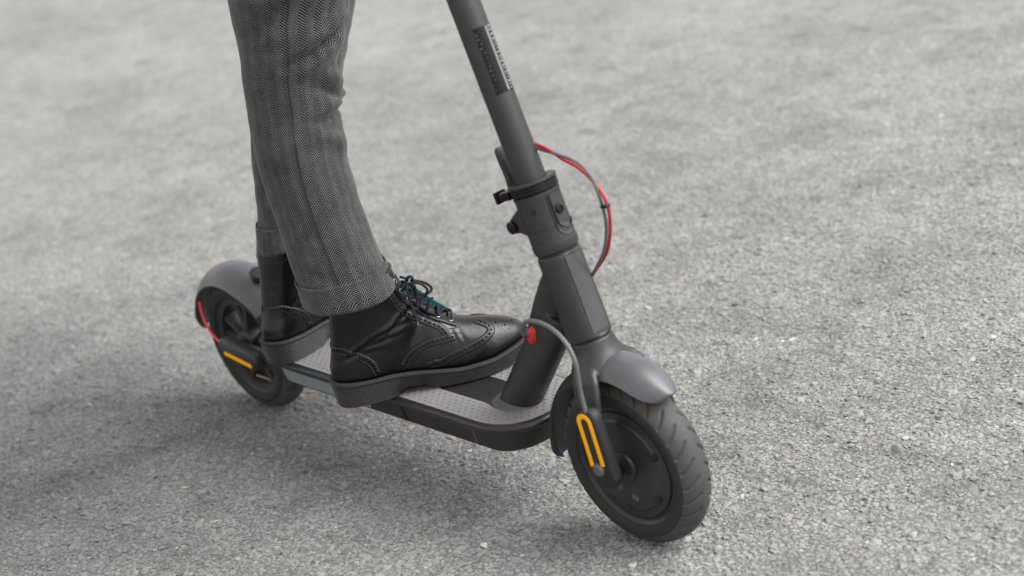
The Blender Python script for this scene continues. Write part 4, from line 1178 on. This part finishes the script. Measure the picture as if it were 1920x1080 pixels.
# ------------------------------------------------------------------ body under the clothes, one skinned surface
def build_body():
    to1, to2 = NEAR[0], FAR[0]
    J = []; Rr = []; E = []
    def j(p, r, parent=None):
        J.append(Vector(p)); Rr.append(r)
        if parent is not None: E.append((parent, len(J)-1))
        return len(J)-1
    def legc(fnx, z):
        v = None; return z
    cN = lambda z: Vector((.392, -.117, 0))+Vector((cos(R(60)), sin(R(60)), 0))*((interp(nL, z)+interp(nR, z))/2)+Vector((-sin(R(60)), cos(R(60)), 0))*.15*(z-.28)+Vector((0, 0, z))
    cF = lambda z: Vector((.178, -.09, 0))+Vector((cos(R(78)), sin(R(78)), 0))*((interp(fL, z)+interp(fR, z))/2)+Vector((-sin(R(78)), cos(R(78)), 0))*.10*(z-.28)+Vector((0, 0, z))
    pel = (cN(.98)+cF(.98))/2; pel.z = 1.02
    root = j(pel, .105)
    for cc, to in ((cN, to1), (cF, to2)):
        k = j(cc(.90), .062, root); k = j(cc(.60), .042, k); k = j(cc(.42), .036, k); k = j(to((.070, 0, .17)), .028, k)
        k = j(to((.060, 0, .09)), .024, k); k = j(to((.13, 0, .055)), .022, k); k = j(to((.21, 0, .045)), .014, k)
    face = Vector((.45, .89, 0)).normalized(); side = Vector((face.y, -face.x, 0))     # rider stands side-on; side points to the scooter's front
    ch = pel+Vector((.02, .0, .18)); k1 = j(ch, .105, root); k2 = j(ch+Vector((.02, 0, .20)), .125, k1); nk = j(ch+Vector((.02, 0, .34)), .055, k2)
    hd0 = j(ch+Vector((.03, 0, .43)), .075, nk); hd1 = j(ch+Vector((.04, 0, .53)), .082, hd0); j(ch+Vector((.04, 0, .60)), .05, hd1)
    j(ch+Vector((.03, 0, .49))+(face+side*.6).normalized()*.095, .012, hd0)
    for s, y in ((1, -.16), (-1, .16)):
        g = sx((-.0075, y, .981)); sh = ch+Vector((.02, 0, .25))+side*(.17*s); a = j(sh, .052, k2)
        el = (sh+g)/2+Vector((-.04, 0, -.14))+Vector((0, y*.5, 0)); b = j(el, .036, a); wpos = g+Vector((-.055, 0, .035)); w = j(wpos, .025, b); pm = j(g+Vector((-.012, 0, .030)), .026, w)
        for i in range(4):
            o = Vector((0, (i-1.5)*.021, 0)); q = g+o
            f1 = j(q+Vector((.012, 0, .026)), .0095, pm); f2 = j(q+Vector((.030, 0, .008)), .0088, f1); j(q+Vector((.020, 0, -.018)), .008, f2)
        th = j(g+Vector((-.022, -.03*np.sign(y), .012)), .0105, pm); j(g+Vector((-.010, -.036*np.sign(y), -.018)), .009, th)
    me = bpy.data.meshes.new('body'); me.from_pydata([tuple(p) for p in J], E, [])
    o = bpy.data.objects.new('body', me); COL.objects.link(o); o.parent = person
    md = o.modifiers.new('skin', 'SKIN'); md.use_smooth_shade = True
    for i, r in enumerate(Rr): me.skin_vertices[0].data[i].radius = (r, r)
    me.skin_vertices[0].data[0].use_root = True
    o.modifiers.new('sub', 'SUBSURF').levels = 1; me.materials.append(M['skin'])
    return pel, ch, side
pel, ch, side = build_body()
# upper garments (above the picture): seat of the trousers and a wool coat
def blob(name, rows, mat):
    rings = []
    for c, a, b, z in rows:
        f = Vector((-side.y, side.x, 0)); rings.append([Vector((c.x, c.y, z))+side*a*cos(t)+f*b*sin(t) for t in np.linspace(0, 2*pi, 40, endpoint=False)])
    return MB().loft(rings).build(name, mat, person)
blob('waist_of_trousers', [(pel, .125, .10, .93), (pel, .150, .125, .97), (pel, .155, .12, 1.02), (pel, .14, .11, 1.08)], M['coat'])
blob('jacket', [(pel, .175, .135, 1.00), (pel, .16, .12, 1.10), (ch, .175, .12, 1.22), (ch, .20, .125, 1.38), (ch+Vector((.02, 0, 0)), .19, .11, 1.46), (ch+Vector((.02, 0, 0)), .10, .075, 1.53)], M['coat'])
